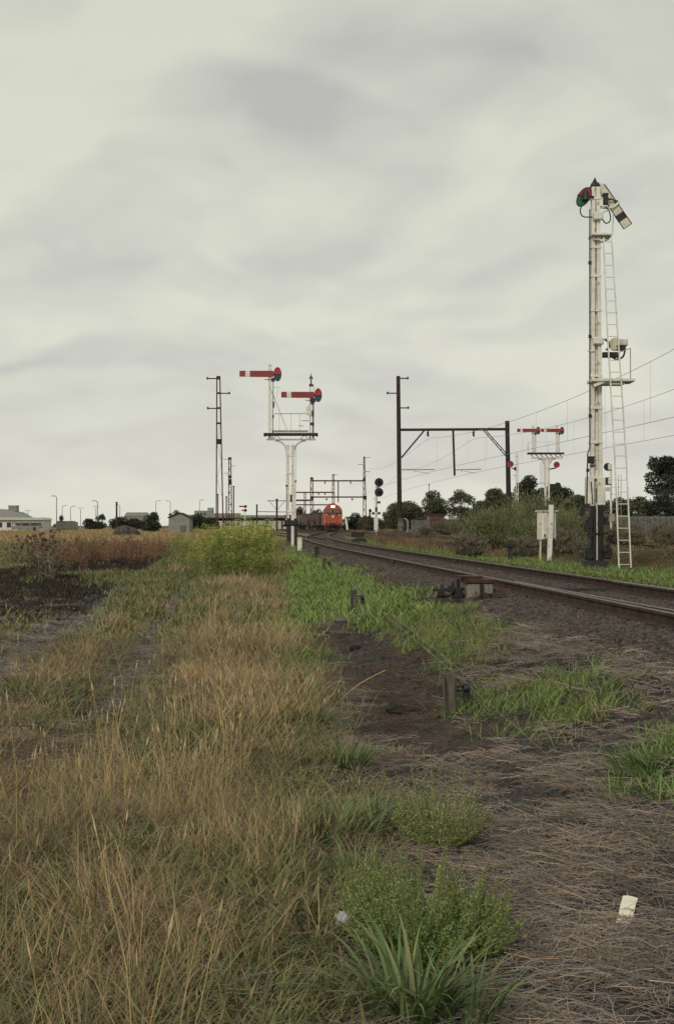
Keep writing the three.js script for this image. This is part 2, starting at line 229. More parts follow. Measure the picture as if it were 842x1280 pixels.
// ---------------------------------------------------------------- scattered cover: instanced stuff
function stuff(name, label, category, geo, m, list) {
  if (!list.length) return; const o = new THREE.InstancedMesh(geo, m, list.length); o.name = numbered(name); o.userData = { kind: 'stuff', label, category };
  const q = new THREE.Object3D(), c = new THREE.Color();
  list.forEach((e, i) => { q.position.set(e.x, e.y, -e.d); q.rotation.set(e.rx ?? 0, e.turn, e.rz ?? 0, 'YXZ'); const s = e.s; Array.isArray(s) ? q.scale.set(...s) : q.scale.setScalar(s); q.updateMatrix(); o.setMatrixAt(i, q.matrix); o.setColorAt(i, c.setRGB(...e.c)); });
  scene.add(shade(o)); return o;
}
class Tris { constructor() { this.p = []; this.c = []; }
  tri(a, b, c, col) { this.p.push(a.x, a.y, a.z, b.x, b.y, b.z, c.x, c.y, c.z); for (let k = 0; k < 3; k++) this.c.push(...col); }
  quad(a, b, c, d, col) { this.tri(a, b, c, col); this.tri(a, c, d, col); }
  blade(base, az, len, lean, droop, w, col, segs = 3, twist = 0) { const o = V(Math.cos(az), 0, Math.sin(az)), sd = V(-Math.sin(az + twist), 0, Math.cos(az + twist)); let pl, pr; for (let k = 0; k <= segs; k++) { const t = k / segs, p = base.clone().addScaledVector(o, len * (lean * t + droop * t * t)); p.y += len * (t * Math.sqrt(Math.max(0.05, 1 - lean * lean)) - droop * 0.75 * t * t * t); const hw = w * 0.5 * (1 - Math.pow(t, 2.2)) * (k ? 1 : 0.7), L = p.clone().addScaledVector(sd, -hw), R = p.clone().addScaledVector(sd, hw); if (k) { if (k === segs) this.tri(pl, pr, p, col); else this.quad(pl, pr, R, L, col); } pl = L; pr = R; if (k === segs) return p; } }
  spindle(a, b, r, col) { const m = a.clone().lerp(b, 0.4), x = V(r, 0, 0), z = V(0, 0, r), q = [m.clone().add(x), m.clone().add(z), m.clone().sub(x), m.clone().sub(z)]; for (let k = 0; k < 4; k++) { this.tri(a, q[k], q[(k + 1) % 4], col); this.tri(q[k], b, q[(k + 1) % 4], col); } }
  stick(a, b, w, col) { const dir = b.clone().sub(a).normalize(), s = new THREE.Vector3().crossVectors(dir, Math.abs(dir.y) > 0.8 ? V(1, 0, 0) : V(0, 1, 0)).normalize().multiplyScalar(w / 2), u = new THREE.Vector3().crossVectors(dir, s).normalize().multiplyScalar(w / 2); this.quad(a.clone().sub(s), a.clone().add(s), b.clone().addScaledVector(s, 0.6), b.clone().addScaledVector(s, -0.6), col); this.quad(a.clone().sub(u), a.clone().add(u), b.clone().addScaledVector(u, 0.6), b.clone().addScaledVector(u, -0.6), col); }
  leaf(c, dir, nrm, len, w, col) { const s = new THREE.Vector3().crossVectors(dir, nrm).normalize().multiplyScalar(w / 2), a = c.clone(), b = c.clone().addScaledVector(dir, len), m = c.clone().addScaledVector(dir, len * 0.45); this.tri(a, m.clone().add(s), b, col); this.tri(a, b, m.clone().sub(s), col); }
  geo() { const g = new THREE.BufferGeometry(); g.setAttribute('position', new THREE.Float32BufferAttribute(this.p, 3)); g.setAttribute('color', new THREE.Float32BufferAttribute(this.c, 3)); g.computeVertexNormals(); return metreUV(g); }
}
const vary = (c, a = 0.2) => { const k = 1 + rr(-a, a), h = rr(-a, a) * 0.3; return [c[0] * k * (1 + h), c[1] * k, c[2] * k * (1 - h)]; };
const STRAW = [1, 0.83, 0.5], TAN = [0.8, 0.62, 0.4], GREY = [0.74, 0.66, 0.54], GRN = [0.5, 0.55, 0.24], DGRN = [0.24, 0.36, 0.12];
function dryTuft(n, w, hgt, rad, greenShare, heads, fallen = 0.25) { const T = new Tris(); for (let k = 0; k < n; k++) { const az = rr(0, 6.283), r = rad * Math.sqrt(rnd()), b = V(Math.cos(az * 3.7) * r, -0.02, Math.sin(az * 3.7) * r), g = rnd() < greenShare, fl = rnd() < fallen, col = vary(g ? GRN : [STRAW, TAN, STRAW, GREY][Math.floor(rr(0, 4))], 0.22); const h = hgt * rr(0.45, 1) * (g ? 0.7 : 1); const tip = T.blade(b, az, h, fl ? rr(0.5, 0.9) : rr(0.05, 0.35), rr(0.05, fl ? 0.2 : 0.45), w * rr(0.7, 1.3) * (g ? 1.3 : 1), col, 3, rr(-1.2, 1.2)); if (!g && rnd() < heads) T.spindle(tip.clone().add(V(0, -0.005, 0)), tip.clone().add(V(Math.cos(az) * 0.02, rr(0.03, 0.07), Math.sin(az) * 0.02)), w * 1.3, vary(STRAW, 0.15)); } return T.geo(); }
function greenTuft(n, w, hgt, rad, dryShare = 0.16) { const T = new Tris(); for (let k = 0; k < n; k++) { const az = rr(0, 6.283), r = rad * Math.sqrt(rnd()), b = V(Math.cos(az * 5.1) * r, -0.015, Math.sin(az * 5.1) * r); T.blade(b, az, hgt * rr(0.35, 1.1), rr(0.1, 0.7), rr(0.1, 0.6), w * rr(0.6, 1.3), vary(rnd() < dryShare ? [0.9, 0.75, 0.4] : [0.62, 0.8, 0.33], 0.3), 3, rr(-1, 1)); } return T.geo(); }
function litterMat(n, w, rad) { const T = new Tris(); for (let k = 0; k < n; k++) { const a = rr(0, 6.283), r = rad * Math.sqrt(rnd()), p = V(Math.cos(a) * r, rr(0.002, 0.035), Math.sin(a) * r), l = rr(0.06, 0.24), az = rr(0, 6.283), m = p.clone().add(V(Math.cos(az) * l * 0.5, rr(-0.005, 0.03), Math.sin(az) * l * 0.5)), az2 = az + rr(-0.7, 0.7), e = m.clone().add(V(Math.cos(az2) * l * 0.5, rr(-0.03, 0.015), Math.sin(az2) * l * 0.5)), col = vary(rnd() < 0.3 ? [0.85, 0.72, 0.52] : [0.6, 0.555, 0.53], 0.4); T.stick(p, m, w * rr(0.6, 1.3), col); T.stick(m, e, w * rr(0.5, 1), col); } return T.geo(); }
function inBand(d0, d1, count, fn, pad = 1.2, power = 1) { for (let k = 0; k < count; k++) { const d = Math.sqrt(lerp(d0 * d0, d1 * d1, rnd())), hw = 0.245 * d + pad, x = rr(-hw, hw); fn(x, d, zone(x, d, 0.38)); } }
const jit = (c, a) => { const k = 1 + rr(-a, a); return [c[0] * k, c[1] * k, c[2] * k]; };
const clearings = [[540, 1058, 0.22], [520, 1205, 0.24], [580, 1198, 0.2], [520, 1272, 0.24], [585, 1290, 0.2], [434, 962, 0.16], [462, 1042, 0.16], [433, 1190, 0.07], [400, 1060, 0.12]].map(([a, b, r]) => [...gpx(a, b), r]);
const L = { sh: [[], []], dn: [[], [], []], dm: [[], [], []], df: [[], []], dv: [[], []], gn: [[], []], gf: [[], []], lt: [[], [], []], un: [[], []] };
const push = (arr, x, d, s, c, e = {}) => arr[Math.floor(rnd() * arr.length)].push({ x, y: H(x, d), d, turn: rr(0, 6.283), s, c, ...e });
const DRYC = (x, d) => { const n = fbm(x * 0.7 + 60, d * 0.45, 3), r = fbm(x * 1.9, d * 1.1 + 80, 2); const k = lerp(0.8, 1.12, r); return [lerp(0.285, 0.51, n) * k, lerp(0.258, 0.448, n) * k * lerp(0.95, 1.06, noise(x * 1.3, d)), lerp(0.225, 0.36, n) * k]; };
const GREENC = (x, d) => { const n = fbm(x * 1.1 + 20, d * 0.8, 3); return [lerp(0.2, 0.34, n), lerp(0.27, 0.36, n), lerp(0.14, 0.24, n)]; };
function cover(d0, d1, per, dry, grn, sD, sG, pad) { // per = tufts tried per square metre
  const area = 0.245 * (d1 * d1 - d0 * d0) + 2 * pad * (d1 - d0);
  inBand(d0, d1, Math.round(area * per), (x, d, z) => {
    if (z.o > 2.2) return; const patch = fbm(x * 0.9 + 11, d * 0.6 + 5, 3), gp = fbm(x * 0.8 + 90, d * 0.7 + 41, 3);
    if (z.green && rnd() < 0.9 && z.ballast < 0.6) { if (rnd() < sm(0.3, 0.5, fbm(x * 2.2, d * 1.6, 3) + 0.08)) push(grn, x, d, sG * rr(0.6, 1.25), GREENC(x, d)); if (rnd() < 0.12) push(dry, x, d, sD * rr(0.3, 0.6), DRYC(x, d)); return; }
    if (rnd() > z.left || x > edgeX(d) + 0.3) return; if (z.ballast > 0.3) return;
    if (z.burnt && rnd() < 0.97) return; if (rnd() < z.rut * 1.15) return;
    const nearRut = Math.max(Math.exp(-((x - rutA(d)) ** 2) / 0.3), Math.exp(-((x - rutB(d)) ** 2) / 0.4)) * sm(6, 12, d);
    if (d < 14 && clearings.some(([cx, cd, r]) => Math.abs(x - cx * d / cd) < r && d > cd - r * 5 - 0.25 && d < cd + r)) { if (rnd() < 0.85) return; }
    if (rnd() > sm(0.1, 0.5, fbm(x * 2.6 + 3, d * 2.2, 3)) + 0.12) return;
    const c = fbm(x * 1.5 + 70, d * (d > 20 ? 0.6 : 1.1), 3), over = rnd() < (0.55 * sm(0.46, 0.6, c) + 0.04) * lerp(1, 0.6, sm(8, 5, d));
    const tall = (over ? rr(0.75, 1.3) * lerp(0.7, 1.1, sm(0.3, 0.66, patch)) : rr(0.28, 0.52)) * lerp(1, 0.4, nearRut) * (d > 40 ? 0.85 : 1) * lerp(1, 0.55, sm(-3.2, -4.4, x) * sm(12, 17, d));
    const low = sm(9, 5.5, d), gShare = 0.16 + 0.26 * sm(0.48, 0.64, gp) + 0.3 * low + 0.75 * sm(0.75, 0.0, Math.abs(x - edgeX(d))) * sm(26, 12, d);
    if (rnd() < gShare * (over ? 0.5 : 1.5)) push(grn, x, d, sG * rr(0.8, 1.5), GREENC(x, d).map((v, i) => v * [0.92, 0.68, 0.95][i])); else push(dry, x, d, sD * tall, over ? DRYC(x, d).map((v) => v * 1.12) : DRYC(x, d).map((v, i) => v * [0.7, 0.72, 0.78][i]));
    if (over && d < 24 && x < edgeX(d) - 0.05 && rnd() < 0.035) push(L.sh, x, d, rr(0.75, 1.2), [rr(0.5, 0.62), rr(0.46, 0.56), rr(0.34, 0.42)]);
  }, pad);
}
cover(2.6, 9, 185, L.dn, L.gn, 1, 1, 0.8);
cover(9, 20, 110, L.dm, L.gn, 1, 1, 1.2);
cover(20, 46, 50, L.df, L.gf, 1, 1.1, 1.5);
cover(46, 110, 11, L.dv, L.gf, 0.9, 1.3, 2);
// the open field far to the side
inBand(110, 330, 15000, (x, d, z) => { if (z.o > -4) return; push(L.dv, x, d, rr(0.8, 1.2), [rr(0.36, 0.46), rr(0.33, 0.4), rr(0.24, 0.3)]); }, 3);
// green and dead verge beyond the far rail
const verge = { d: [[]], g: [[]], r: [[]] };
inBand(10, 46, 17000, (x, d, z) => { if (z.o < 2.1 || z.o > 14) return; const g = sm(5.6, 4.0, z.o + (fbm(x, d * 0.5) - 0.5) * 2); if (rnd() < g) push(verge.g, x, d, rr(0.6, 1.1), [0.22, 0.25, 0.16]); else push(rnd() < 0.75 ? verge.d : verge.r, x, d, rr(0.35, 0.75) * lerp(0.5, 1, sm(5, 9, z.o)), rnd() < 0.35 ? [rr(0.14, 0.18), rr(0.17, 0.21), rr(0.09, 0.12)] : [rr(0.15, 0.23), rr(0.145, 0.21), rr(0.105, 0.15)]); }, 3);
inBand(46, 125, 12000, (x, d, z) => { if (z.o < 2.1 || Math.abs(x - farAX(d)) < 1.6 || Math.abs(x - farBX(d)) < 1.6) return; const g = sm(5, 3, z.o + (fbm(x * 0.5, d * 0.2) - 0.5) * 3); if (rnd() < g) push(verge.g, x, d, rr(0.7, 1.3), [0.24, 0.265, 0.17]); else push(rnd() < 0.85 ? L.dv : verge.r, x, d, rr(0.4, 0.8), [rr(0.18, 0.27), rr(0.165, 0.23), rr(0.11, 0.15)]); }, 3);
inBand(125, 300, 5000, (x, d, z) => { if (z.o < 3 || Math.abs(x - farAX(d)) < 1.6 || Math.abs(x - farBX(d)) < 1.6) return; push(L.dv, x, d, rr(0.6, 1), rnd() < 0.4 ? [0.2, 0.24, 0.12] : [rr(0.24, 0.34), rr(0.2, 0.27), 0.15]); }, 3);
// dead mown stalks and twigs on the bare ground
for (const [a, b, per] of [[2.6, 8, 170], [8, 16, 80], [16, 30, 24]]) inBand(a, b, Math.round((0.245 * (b * b - a * a) + 2 * (b - a)) * per), (x, d, z) => { if (z.o > -1.5 || z.ballast > 0.75 || rnd() < z.left * 0.7) return; const dens = (z.brown ? 0.22 : 0.2 + 0.8 * sm(0.4, 0.58, fbm(x * 1.9 + 5, d * 1.5, 3))) * (z.green ? 0.3 : 1); if (rnd() < dens) push(L.lt, x, d, rr(0.6, 1.2), z.brown ? jit([0.22, 0.17, 0.14], 0.3) : jit([0.46, 0.435, 0.42], 0.4), { rx: rr(-0.12, 0.12), rz: rr(-0.12, 0.12) }); }, 1);
const put = (lists, make, name, label, cat) => lists.forEach((l) => stuff(name, label, cat, make(), M.grassm, l));
put(L.dn, () => dryTuft(34, 0.0027, 0.46, 0.13, 0.24, 0.05, 0.55), 'dry_grass', 'long straw coloured dry grass along the old wheel track', 'dry grass');
put(L.dm, () => dryTuft(26, 0.0045, 0.5, 0.14, 0.16, 0.08, 0.45), 'dry_grass', 'long straw coloured dry grass along the old wheel track', 'dry grass');
put(L.df, () => dryTuft(20, 0.011, 0.48, 0.2, 0.15, 0, 0.35), 'dry_grass', 'long straw coloured dry grass along the old wheel track', 'dry grass');
put(L.dv, () => dryTuft(22, 0.04, 0.5, 0.5, 0.06, 0, 0.25), 'dry_grass', 'straw coloured field grass far from the track', 'dry grass');
put(L.gn, () => greenTuft(18, 0.0065, 0.2, 0.09), 'green_grass', 'short green grass beside the bare ditch', 'grass');
put(L.gf, () => greenTuft(22, 0.018, 0.22, 0.22), 'green_grass', 'short green grass beside the bare ditch', 'grass');
put(verge.g, () => greenTuft(22, 0.02, 0.26, 0.25), 'green_grass', 'green grass on the verge beyond the far rail', 'grass');
put(verge.d, () => dryTuft(20, 0.02, 0.55, 0.3, 0.2, 0, 0.2), 'dead_weeds', 'brown dead weeds behind the green verge', 'weeds');
put(verge.r, () => { const T = new Tris(); for (let k = 0; k < 26; k++) { const az = rr(0, 6.28), b = V(rr(-0.3, 0.3), -0.02, rr(-0.3, 0.3)), tip = T.blade(b, az, rr(0.4, 0.8), rr(0.05, 0.4), 0.1, 0.016, vary([0.85, 0.68, 0.52], 0.25), 3); for (let q = 0; q < 5; q++) T.leaf(tip.clone().add(V(rr(-0.06, 0.06), rr(-0.2, 0), rr(-0.06, 0.06))), V(rr(-1, 1), rr(0, 1), rr(-1, 1)).normalize(), V(rnd(), 1, rnd()).normalize(), 0.09, 0.03, vary([0.75, 0.58, 0.46], 0.3)); } return T.geo(); }, 'dead_weeds', 'brown dead weeds behind the green verge', 'weeds');
put(L.sh, () => { const T = new Tris(); for (let k = 0; k < 4; k++) { const az = rr(0, 6.28), h = rr(0.35, 0.68), b = V(rr(-0.06, 0.06), -0.02, rr(-0.06, 0.06)), t = b.clone().add(V(Math.cos(az) * h * rr(0.05, 0.3), h, Math.sin(az) * h * rr(0.05, 0.3))), m = b.clone().lerp(t, 0.5).add(V(rr(-0.02, 0.02), 0.02, rr(-0.02, 0.02))); T.stick(b, m, 0.0028, STRAW); T.stick(m, t, 0.0024, STRAW); const dir = t.clone().sub(m).normalize(); T.spindle(t, t.clone().addScaledVector(dir, rr(0.04, 0.075)), rr(0.0026, 0.0045), vary([1, 0.87, 0.64], 0.1)); if (rnd() < 0.5) T.blade(b.clone().lerp(t, 0.4), az + 2, 0.16, 0.6, 0.5, 0.004, vary(TAN, 0.2)); } return T.geo(); }, 'seed_stalks', 'pale upright grass stalks with bristly seed heads', 'grass stalks');
{ const Th = [[], []]; for (const [a, b, per] of [[2.6, 9, 60], [9, 20, 30]]) inBand(a, b, Math.round((0.245 * (b * b - a * a) + 2 * (b - a)) * per), (x, d, z) => { if (z.left < 0.5 || z.green || rnd() < z.rut * 1.2) return; push(Th, x, d, rr(0.7, 1.3), jit([0.36, 0.32, 0.24], 0.35), { rx: rr(-0.25, 0.25), rz: rr(-0.25, 0.25) }); }, 1); put(Th, () => litterMat(30, 0.0034, 0.19), 'dry_thatch', 'flattened dead grass matted between the standing tufts', 'dry grass'); }
put(L.lt, () => litterMat(34, 0.0034, 0.17), 'dead_stalks', 'grey litter of dead stalks and twigs on the bare ground', 'litter');
{ // ballast stones
  const stone = (r) => { const g = new THREE.IcosahedronGeometry(1, 0); const p = g.attributes.position; for (let i = 0; i < p.count; i++) { const x = p.getX(i), y = p.getY(i), z = p.getZ(i), k = 0.72 + 0.5 * hash(Math.round(x * 97) + r * 31, Math.round(y * 57) + Math.round(z * 131)); p.setXYZ(i, x * k, y * k * 0.8, z * k); } g.computeVertexNormals(); return g; };
  const S = [[], [], []];
  const lay = (d0, d1, per, size) => { const n = Math.round((d1 - d0) * 5.6 * per); for (let k = 0; k < n; k++) { const d = lerp(d0, d1, rnd()), o = rr(-3.3, 2.3), x = trackX(d) + o; if (Math.abs(x) > 0.25 * d + 1.5) continue; const z = zone(x, d); if (rnd() > z.ballast * 0.98 + 0.03) continue; const sl = Math.abs(Math.abs(o) - 0.835) < 0.05; if (sl) continue; const c = rnd() < 0.08 ? rr(0.07, 0.12) : rr(0.026, 0.085), red = rnd() < 0.45 ? 1.28 : 1.08; S[Math.floor(rnd() * 3)].push({ x, y: H(x, d) + rr(0.0, 0.018), d, turn: rr(0, 6.28), rx: rr(-0.6, 0.6), rz: rr(-0.6, 0.6), s: size * rr(0.6, 1.3), c: [c * red, c * 0.94, c * 0.8] }); } };
  lay(9, 30, 760, 0.026); lay(30, 60, 220, 0.042); lay(60, 120, 60, 0.065);
  S.forEach((l, i) => stuff('ballast_stones', 'dark reddish brown crushed stone ballast under the rails', 'ballast', stone(i), mat('stone' + i, [1, 1, 1], 0.92), l));
  // gravel in the wheel tracks
  const G = []; inBand(6, 45, 60000, (x, d, z) => { if (z.rut < 0.35 || G.length > 14000) return; const c = rr(0.09, 0.24); G.push({ x, y: H(x, d) + 0.002, d, turn: rr(0, 6.28), s: rr(0.008, 0.022) * (d > 20 ? 1.6 : 1), c: [c, c * 0.96, c * 0.9] }); }, 0.5);
  stuff('gravel', 'fine grey gravel showing in the wheel ruts', 'gravel', stone(5), mat('gravelm', [1, 1, 1], 0.95), G);
  // clods and stones on the bare ground
  const K = []; inBand(3, 24, 26000, (x, d, z) => { if (z.left > 0.5 || z.o > -1.8 || z.green) return; const c = rr(0.025, 0.07); K.push({ x, y: H(x, d), d, turn: rr(0, 6.28), s: rr(0.006, 0.028) * (rnd() < 0.06 ? 2 : 1), c: [c * 1.15, c, c * 0.88] }); }, 1);
  stuff('soil_clods', 'small dark clods of soil on the bare ditch', 'soil', stone(9), mat('clodm', [1, 1, 1], 0.97), K);
}
// ================================================================ signals
function ellipseRing(cx, cy, rx, ry, z, th, w, n = 28) { const o = [], h = []; for (let k = 0; k < n; k++) { const a = k / n * 6.2832; o.push([cx + rx * Math.cos(a), cy + ry * Math.sin(a)]); h.push([cx + (rx - w) * Math.cos(a), cy + (ry - w) * Math.sin(a)]); } return slab(o, th, 0, 0, z, [h]); }
function glassHalf(cx, cy, rx, ry, z, a0, a1) { const o = []; for (let k = 0; k <= 14; k++) { const a = lerp(a0, a1, k / 14); o.push([cx + rx * Math.cos(a), cy + ry * Math.sin(a)]); } return slab(o, 0.012, 0, 0, z); }
// a stop arm seen from the front: arm to the left, spectacle to the right of the pivot; origin at the pivot
function semaphoreArm(parent, p, k, z) {
  const arm = part(parent, 'signal_arm', slab([[-1.62, 0.15], [-1.62, -0.15], [-0.75, -0.17], [0.08, -0.17], [0.12, 0], [0.08, 0.15]].map(([a, b]) => [p.x + a * k, p.y + b * k]), 0.03, 0, 0, z), M.red);
  part(arm, 'white_stripe', slab([[-1.33, 0.15], [-1.33, -0.152], [-1.1, -0.16], [-1.1, 0.15]].map(([a, b]) => [p.x + a * k, p.y + b * k]), 0.036, 0, 0, z), M.white);
  const cx = p.x + 0.3 * k, cy = p.y - 0.03 * k, sp = part(arm, 'spectacle', [ellipseRing(cx, cy, 0.2 * k, 0.36 * k, z, 0.05, 0.035 * k), slab([[cx - 0.2 * k, cy - 0.035 * k], [cx + 0.2 * k, cy - 0.035 * k], [cx + 0.2 * k, cy + 0.03 * k], [cx - 0.2 * k, cy + 0.03 * k]], 0.04, 0, 0, z)], M.black);
  part(arm, 'red_lens', glassHalf(cx, cy, 0.185 * k, 0.345 * k, z, 0.1, 3.04), M.redglass);
  part(arm, 'blue_lens', glassHalf(cx, cy, 0.185 * k, 0.345 * k, z, 3.24, 6.18), M.blueglass);
  part(arm, 'counterweight', [bx(0.16 * k, 0.2 * k, 0.1, p.x + 0.08 * k, p.y - 0.3 * k, z - 0.06), rod(V(p.x - 0.35 * k, p.y - 0.3 * k, z), V(p.x + 0.05 * k, p.y - 0.28 * k, z), 0.02)], M.black);
  return arm;
}
{ // ---- tall white signal seen from behind
  const { o, l } = standing('semaphore_signal', 'tall white semaphore post with ladder, its arm dropped, beside the far rail', 'railway signal', 744, 35.5);
  const legL = (px, py) => l(px, py, 0);
  const q = part(o, 'post', [beam(l(741.3, 230), l(739, 636), 0.085, 0.2), beam(l(746.7, 230), l(750, 636), 0.095, 0.2), beam(l(744, 230, -0.02), l(744.5, 636, -0.02), 0.16, 0.03)], M.white);
  for (const py of [248, 309, 345, 388, 423, 470, 510, 553, 597]) part(q, 'batten', bx(0.23 + (py - 230) * 0.0003, 0.06, 0.235, l(744.3, py).x, l(744, py).y), M.white);
  part(o, 'finial', [new THREE.ConeGeometry(0.09, 0.19, 8).translate(l(743.6, 225).x, l(743, 225).y, 0), new THREE.CylinderGeometry(0.12, 0.17, 0.1, 4).rotateY(Math.PI / 4).translate(l(743.6, 231).x, l(743, 230.5).y, 0)], M.black);
  // dropped arm, back face cream with a black band
  const a = l(750, 227), b = l(786.5, 280.5), dir = b.clone().sub(a).normalize(), nrm = V(-dir.y, dir.x, 0), Ln = a.distanceTo(b), P = (t, w) => [a.x + dir.x * t * Ln + nrm.x * w, a.y + dir.y * t * Ln + nrm.y * w];
  const arm = part(o, 'signal_arm', slab([P(0.03, -0.07), P(0, -0.02), P(0, 0.05), P(0.05, 0.1), P(0.3, 0.115), P(1, 0.12), P(1, -0.12), P(0.3, -0.11)], 0.035, 0, 0, -0.2), M.cream);
  part(arm, 'black_band', slab([P(0.7, 0.122), P(0.84, 0.124), P(0.84, -0.124), P(0.7, -0.122)], 0.041, 0, 0, -0.2), M.black);
  part(arm, 'rim', [beam(V(...P(0.06, 0.115), -0.17), V(...P(1, 0.12), -0.17), 0.012, 0.05), beam(V(...P(0.2, -0.108), -0.17), V(...P(1, -0.12), -0.17), 0.012, 0.05), beam(V(...P(1, -0.12), -0.17), V(...P(1, 0.12), -0.17), 0.012, 0.05)], M.brownsteel);
  part(o, 'arm_bracket', [tube([l(750, 256.5, -0.1), l(760, 257.5, -0.12), l(769, 256, -0.14), l(775, 250, -0.15)], 0.035, 12, 6)], M.white); part(o, 'lamp_bracket', beam(l(747, 245, -0.05), l(757, 246.5, -0.05), 0.03), M.white);
  part(o, 'lamp_case', [cb(0.11, 0.27, 0.14, l(757, 248).x, l(757, 248).y, -0.02), cb(0.13, 0.05, 0.16, l(757, 242).x, l(757, 242).y, -0.02)], M.black);
  part(o, 'crank', [tube([l(760, 247, -0.05), l(768, 248, -0.1), l(771, 251, -0.12), l(773, 248, -0.13)], 0.02, 8, 5)], M.black);
  // spectacle with red and green glass
  const c = l(729, 246.5), mk = (r0) => { const e = []; for (let k = 0; k < 26; k++) { const t = k / 26 * 6.2832, x = r0 * 0.19 * Math.cos(t), y = r0 * 0.25 * Math.sin(t); e.push([c.x + x * 0.94 + y * 0.3, c.y + y * 0.98 + x * 0.12]); } return e; };
  const sp = part(o, 'spectacle', [slab(mk(1), 0.03, 0, 0, 0.1, [mk(0.86)]), beam(V(c.x - 0.16, c.y + 0.05, 0.1), V(c.x + 0.15, c.y - 0.02, 0.1), 0.035, 0.03)], M.black);
  const lens = mk(0.88); part(sp, 'red_lens', slab([...lens.slice(0, 13), ], 0.012, 0, 0, 0.1), M.redglass); part(sp, 'green_lens', slab([...lens.slice(12, 26), lens[0]], 0.012, 0, 0, 0.1), M.greenglass);
  part(o, 'signal_lamp', [new THREE.CylinderGeometry(0.085, 0.1, 0.2, 12).translate(c.x + 0.03, c.y, 0.2), new THREE.CylinderGeometry(0.04, 0.06, 0.06, 10).translate(c.x + 0.03, c.y + 0.13, 0.2), beam(V(c.x + 0.05, c.y, 0.15), l(741, 247, 0.1), 0.06)], M.black);
  part(o, 'cable', tube([l(727, 256, 0.12), l(724, 264, 0.13), l(727, 271, 0.13), l(739, 272, 0.12)], 0.016, 16), M.black);
  part(o, 'cable', tube([l(757, 257, 0), l(762, 266, 0.02), l(762, 276, 0.03), l(757, 279, 0.05), l(752, 274, 0.08)], 0.016, 16), M.black);
  part(o, 'junction_box', cb(0.24, 0.19, 0.16, l(746, 271).x, l(746, 271).y, 0.16), M.white);
  // platforms
  const pf = part(o, 'platform', [cb(0.52, 0.05, 0.6, l(750, 295).x, l(750, 295).y, 0.05), beam(l(748, 303, -0.1), l(762, 297, -0.1), 0.04, 0.04), beam(l(739, 300, 0.2), l(756, 301, 0.2), 0.03)], M.white);
  part(pf, 'handrail', [rod(l(763, 295, 0.25), l(764.5, 263, 0.25), 0.011), rod(l(764.5, 263, 0.25), l(751, 266, 0.1), 0.011)], M.galv);
  const pf2 = part(o, 'platform', [cb(1.06, 0.07, 0.75, l(762, 477).x, l(762, 477).y, 0.1), beam(l(738, 484, 0.4), l(752, 478, 0.4), 0.07, 0.06), bx(0.6, 0.05, 0.5, l(762, 480.5).x, l(762, 480.5).y, 0.1)], M.white);
  part(pf2, 'handrail', [rod(l(784.5, 476, 0.3), l(784.5, 437, 0.3), 0.014), rod(l(784.5, 437, 0.3), l(768, 443, 0.35), 0.012)], M.galv);
  // disc signal on the second platform
  const dk = part(o, 'disc_signal', [disc(0.165, 0.04, l(769, 430).x, l(769, 430).y, -0.05), cb(0.26, 0.16, 0.24, l(778, 427.5).x, l(778, 427.5).y, -0.1)], M.cream);
  part(dk, 'disc_mounting', [cb(0.42, 0.13, 0.18, l(764, 443).x, l(764, 443).y, -0.08), bx(0.22, 0.12, 0.2, l(776, 434.5).x, l(776, 434.5).y, -0.05), tube([l(762, 444, 0), l(770, 449, 0), l(778, 446, 0), l(781, 437, 0)], 0.025, 12)], M.black);
  part(dk, 'cable', tube([l(755, 424, 0.05), l(759, 428, 0.08), l(760, 434, 0.08), l(757, 438, 0.05)], 0.03, 10), M.black);
  part(o, 'junction_box', cb(0.26, 0.16, 0.2, l(746, 427).x, l(746, 427).y, 0.13), M.white);
  // ladder
  const sl = [[751, 300], [755, 430], [758, 490], [762, 575], [765.5, 712]], sr = [[761, 297], [767.5, 425], [771.5, 490], [776, 575], [780, 709]], at2 = (t, y) => { for (let k = 0; k < t.length - 1; k++) if (y <= t[k + 1][1]) return lerp(t[k][0], t[k + 1][0], clamp((y - t[k][1]) / (t[k + 1][1] - t[k][1]), -1, 1)); return t.at(-1)[0]; };
  const zl = (y) => lerp(0.35, 0.75, (y - 300) / 412);
  const ld = part(o, 'ladder', [sl, sr].map((t) => t.slice(1).map((p, k) => beam(l(...t[k], zl(t[k][1])), l(...p, zl(p[1])), 0.03, 0.05))), M.white);
  for (let y = 305; y < 706; y += 14.8) part(ld, 'rung', rod(l(at2(sl, y), y, zl(y)), l(at2(sr, y), y, zl(y)), 0.012), M.white);
  // down rod and wheels on the side
  part(o, 'down_rod', [rod(l(736, 262, 0.12), l(735.5, 560, 0.12), 0.016), rod(l(735.5, 560, 0.12), l(733, 567, 0.12), 0.016), rod(l(733, 567, 0.12), l(731.5, 632, 0.12), 0.018)], M.rust);
  for (const py of [329, 421, 520, 588]) part(o, 'rod_coupling', cb(0.07, 0.08, 0.07, l(736 - (py > 560 ? 3 : 0), py).x, l(736, py).y, 0.12), M.black);
  part(o, 'rod_guide', [bx(0.16, 0.03, 0.1, l(738, 439).x, l(738, 439).y, 0.1)], M.white);
  part(o, 'counterweight_lever', [cb(0.16, 0.14, 0.12, l(736.5, 576).x, l(736.5, 576).y, 0.16), beam(l(733, 571.5, 0.14), l(742, 571.5, 0.14), 0.035), beam(l(735, 583, 0.14), l(743, 582, 0.14), 0.03)], M.black);
  part(o, 'lower_case', [bx(0.2, 0.66, 0.2, l(736, 613).x, l(736, 613).y, 0.02), cb(0.2, 0.7, 0.12, l(749.5, 614).x, l(749.5, 614).y, 0.13)], M.white);
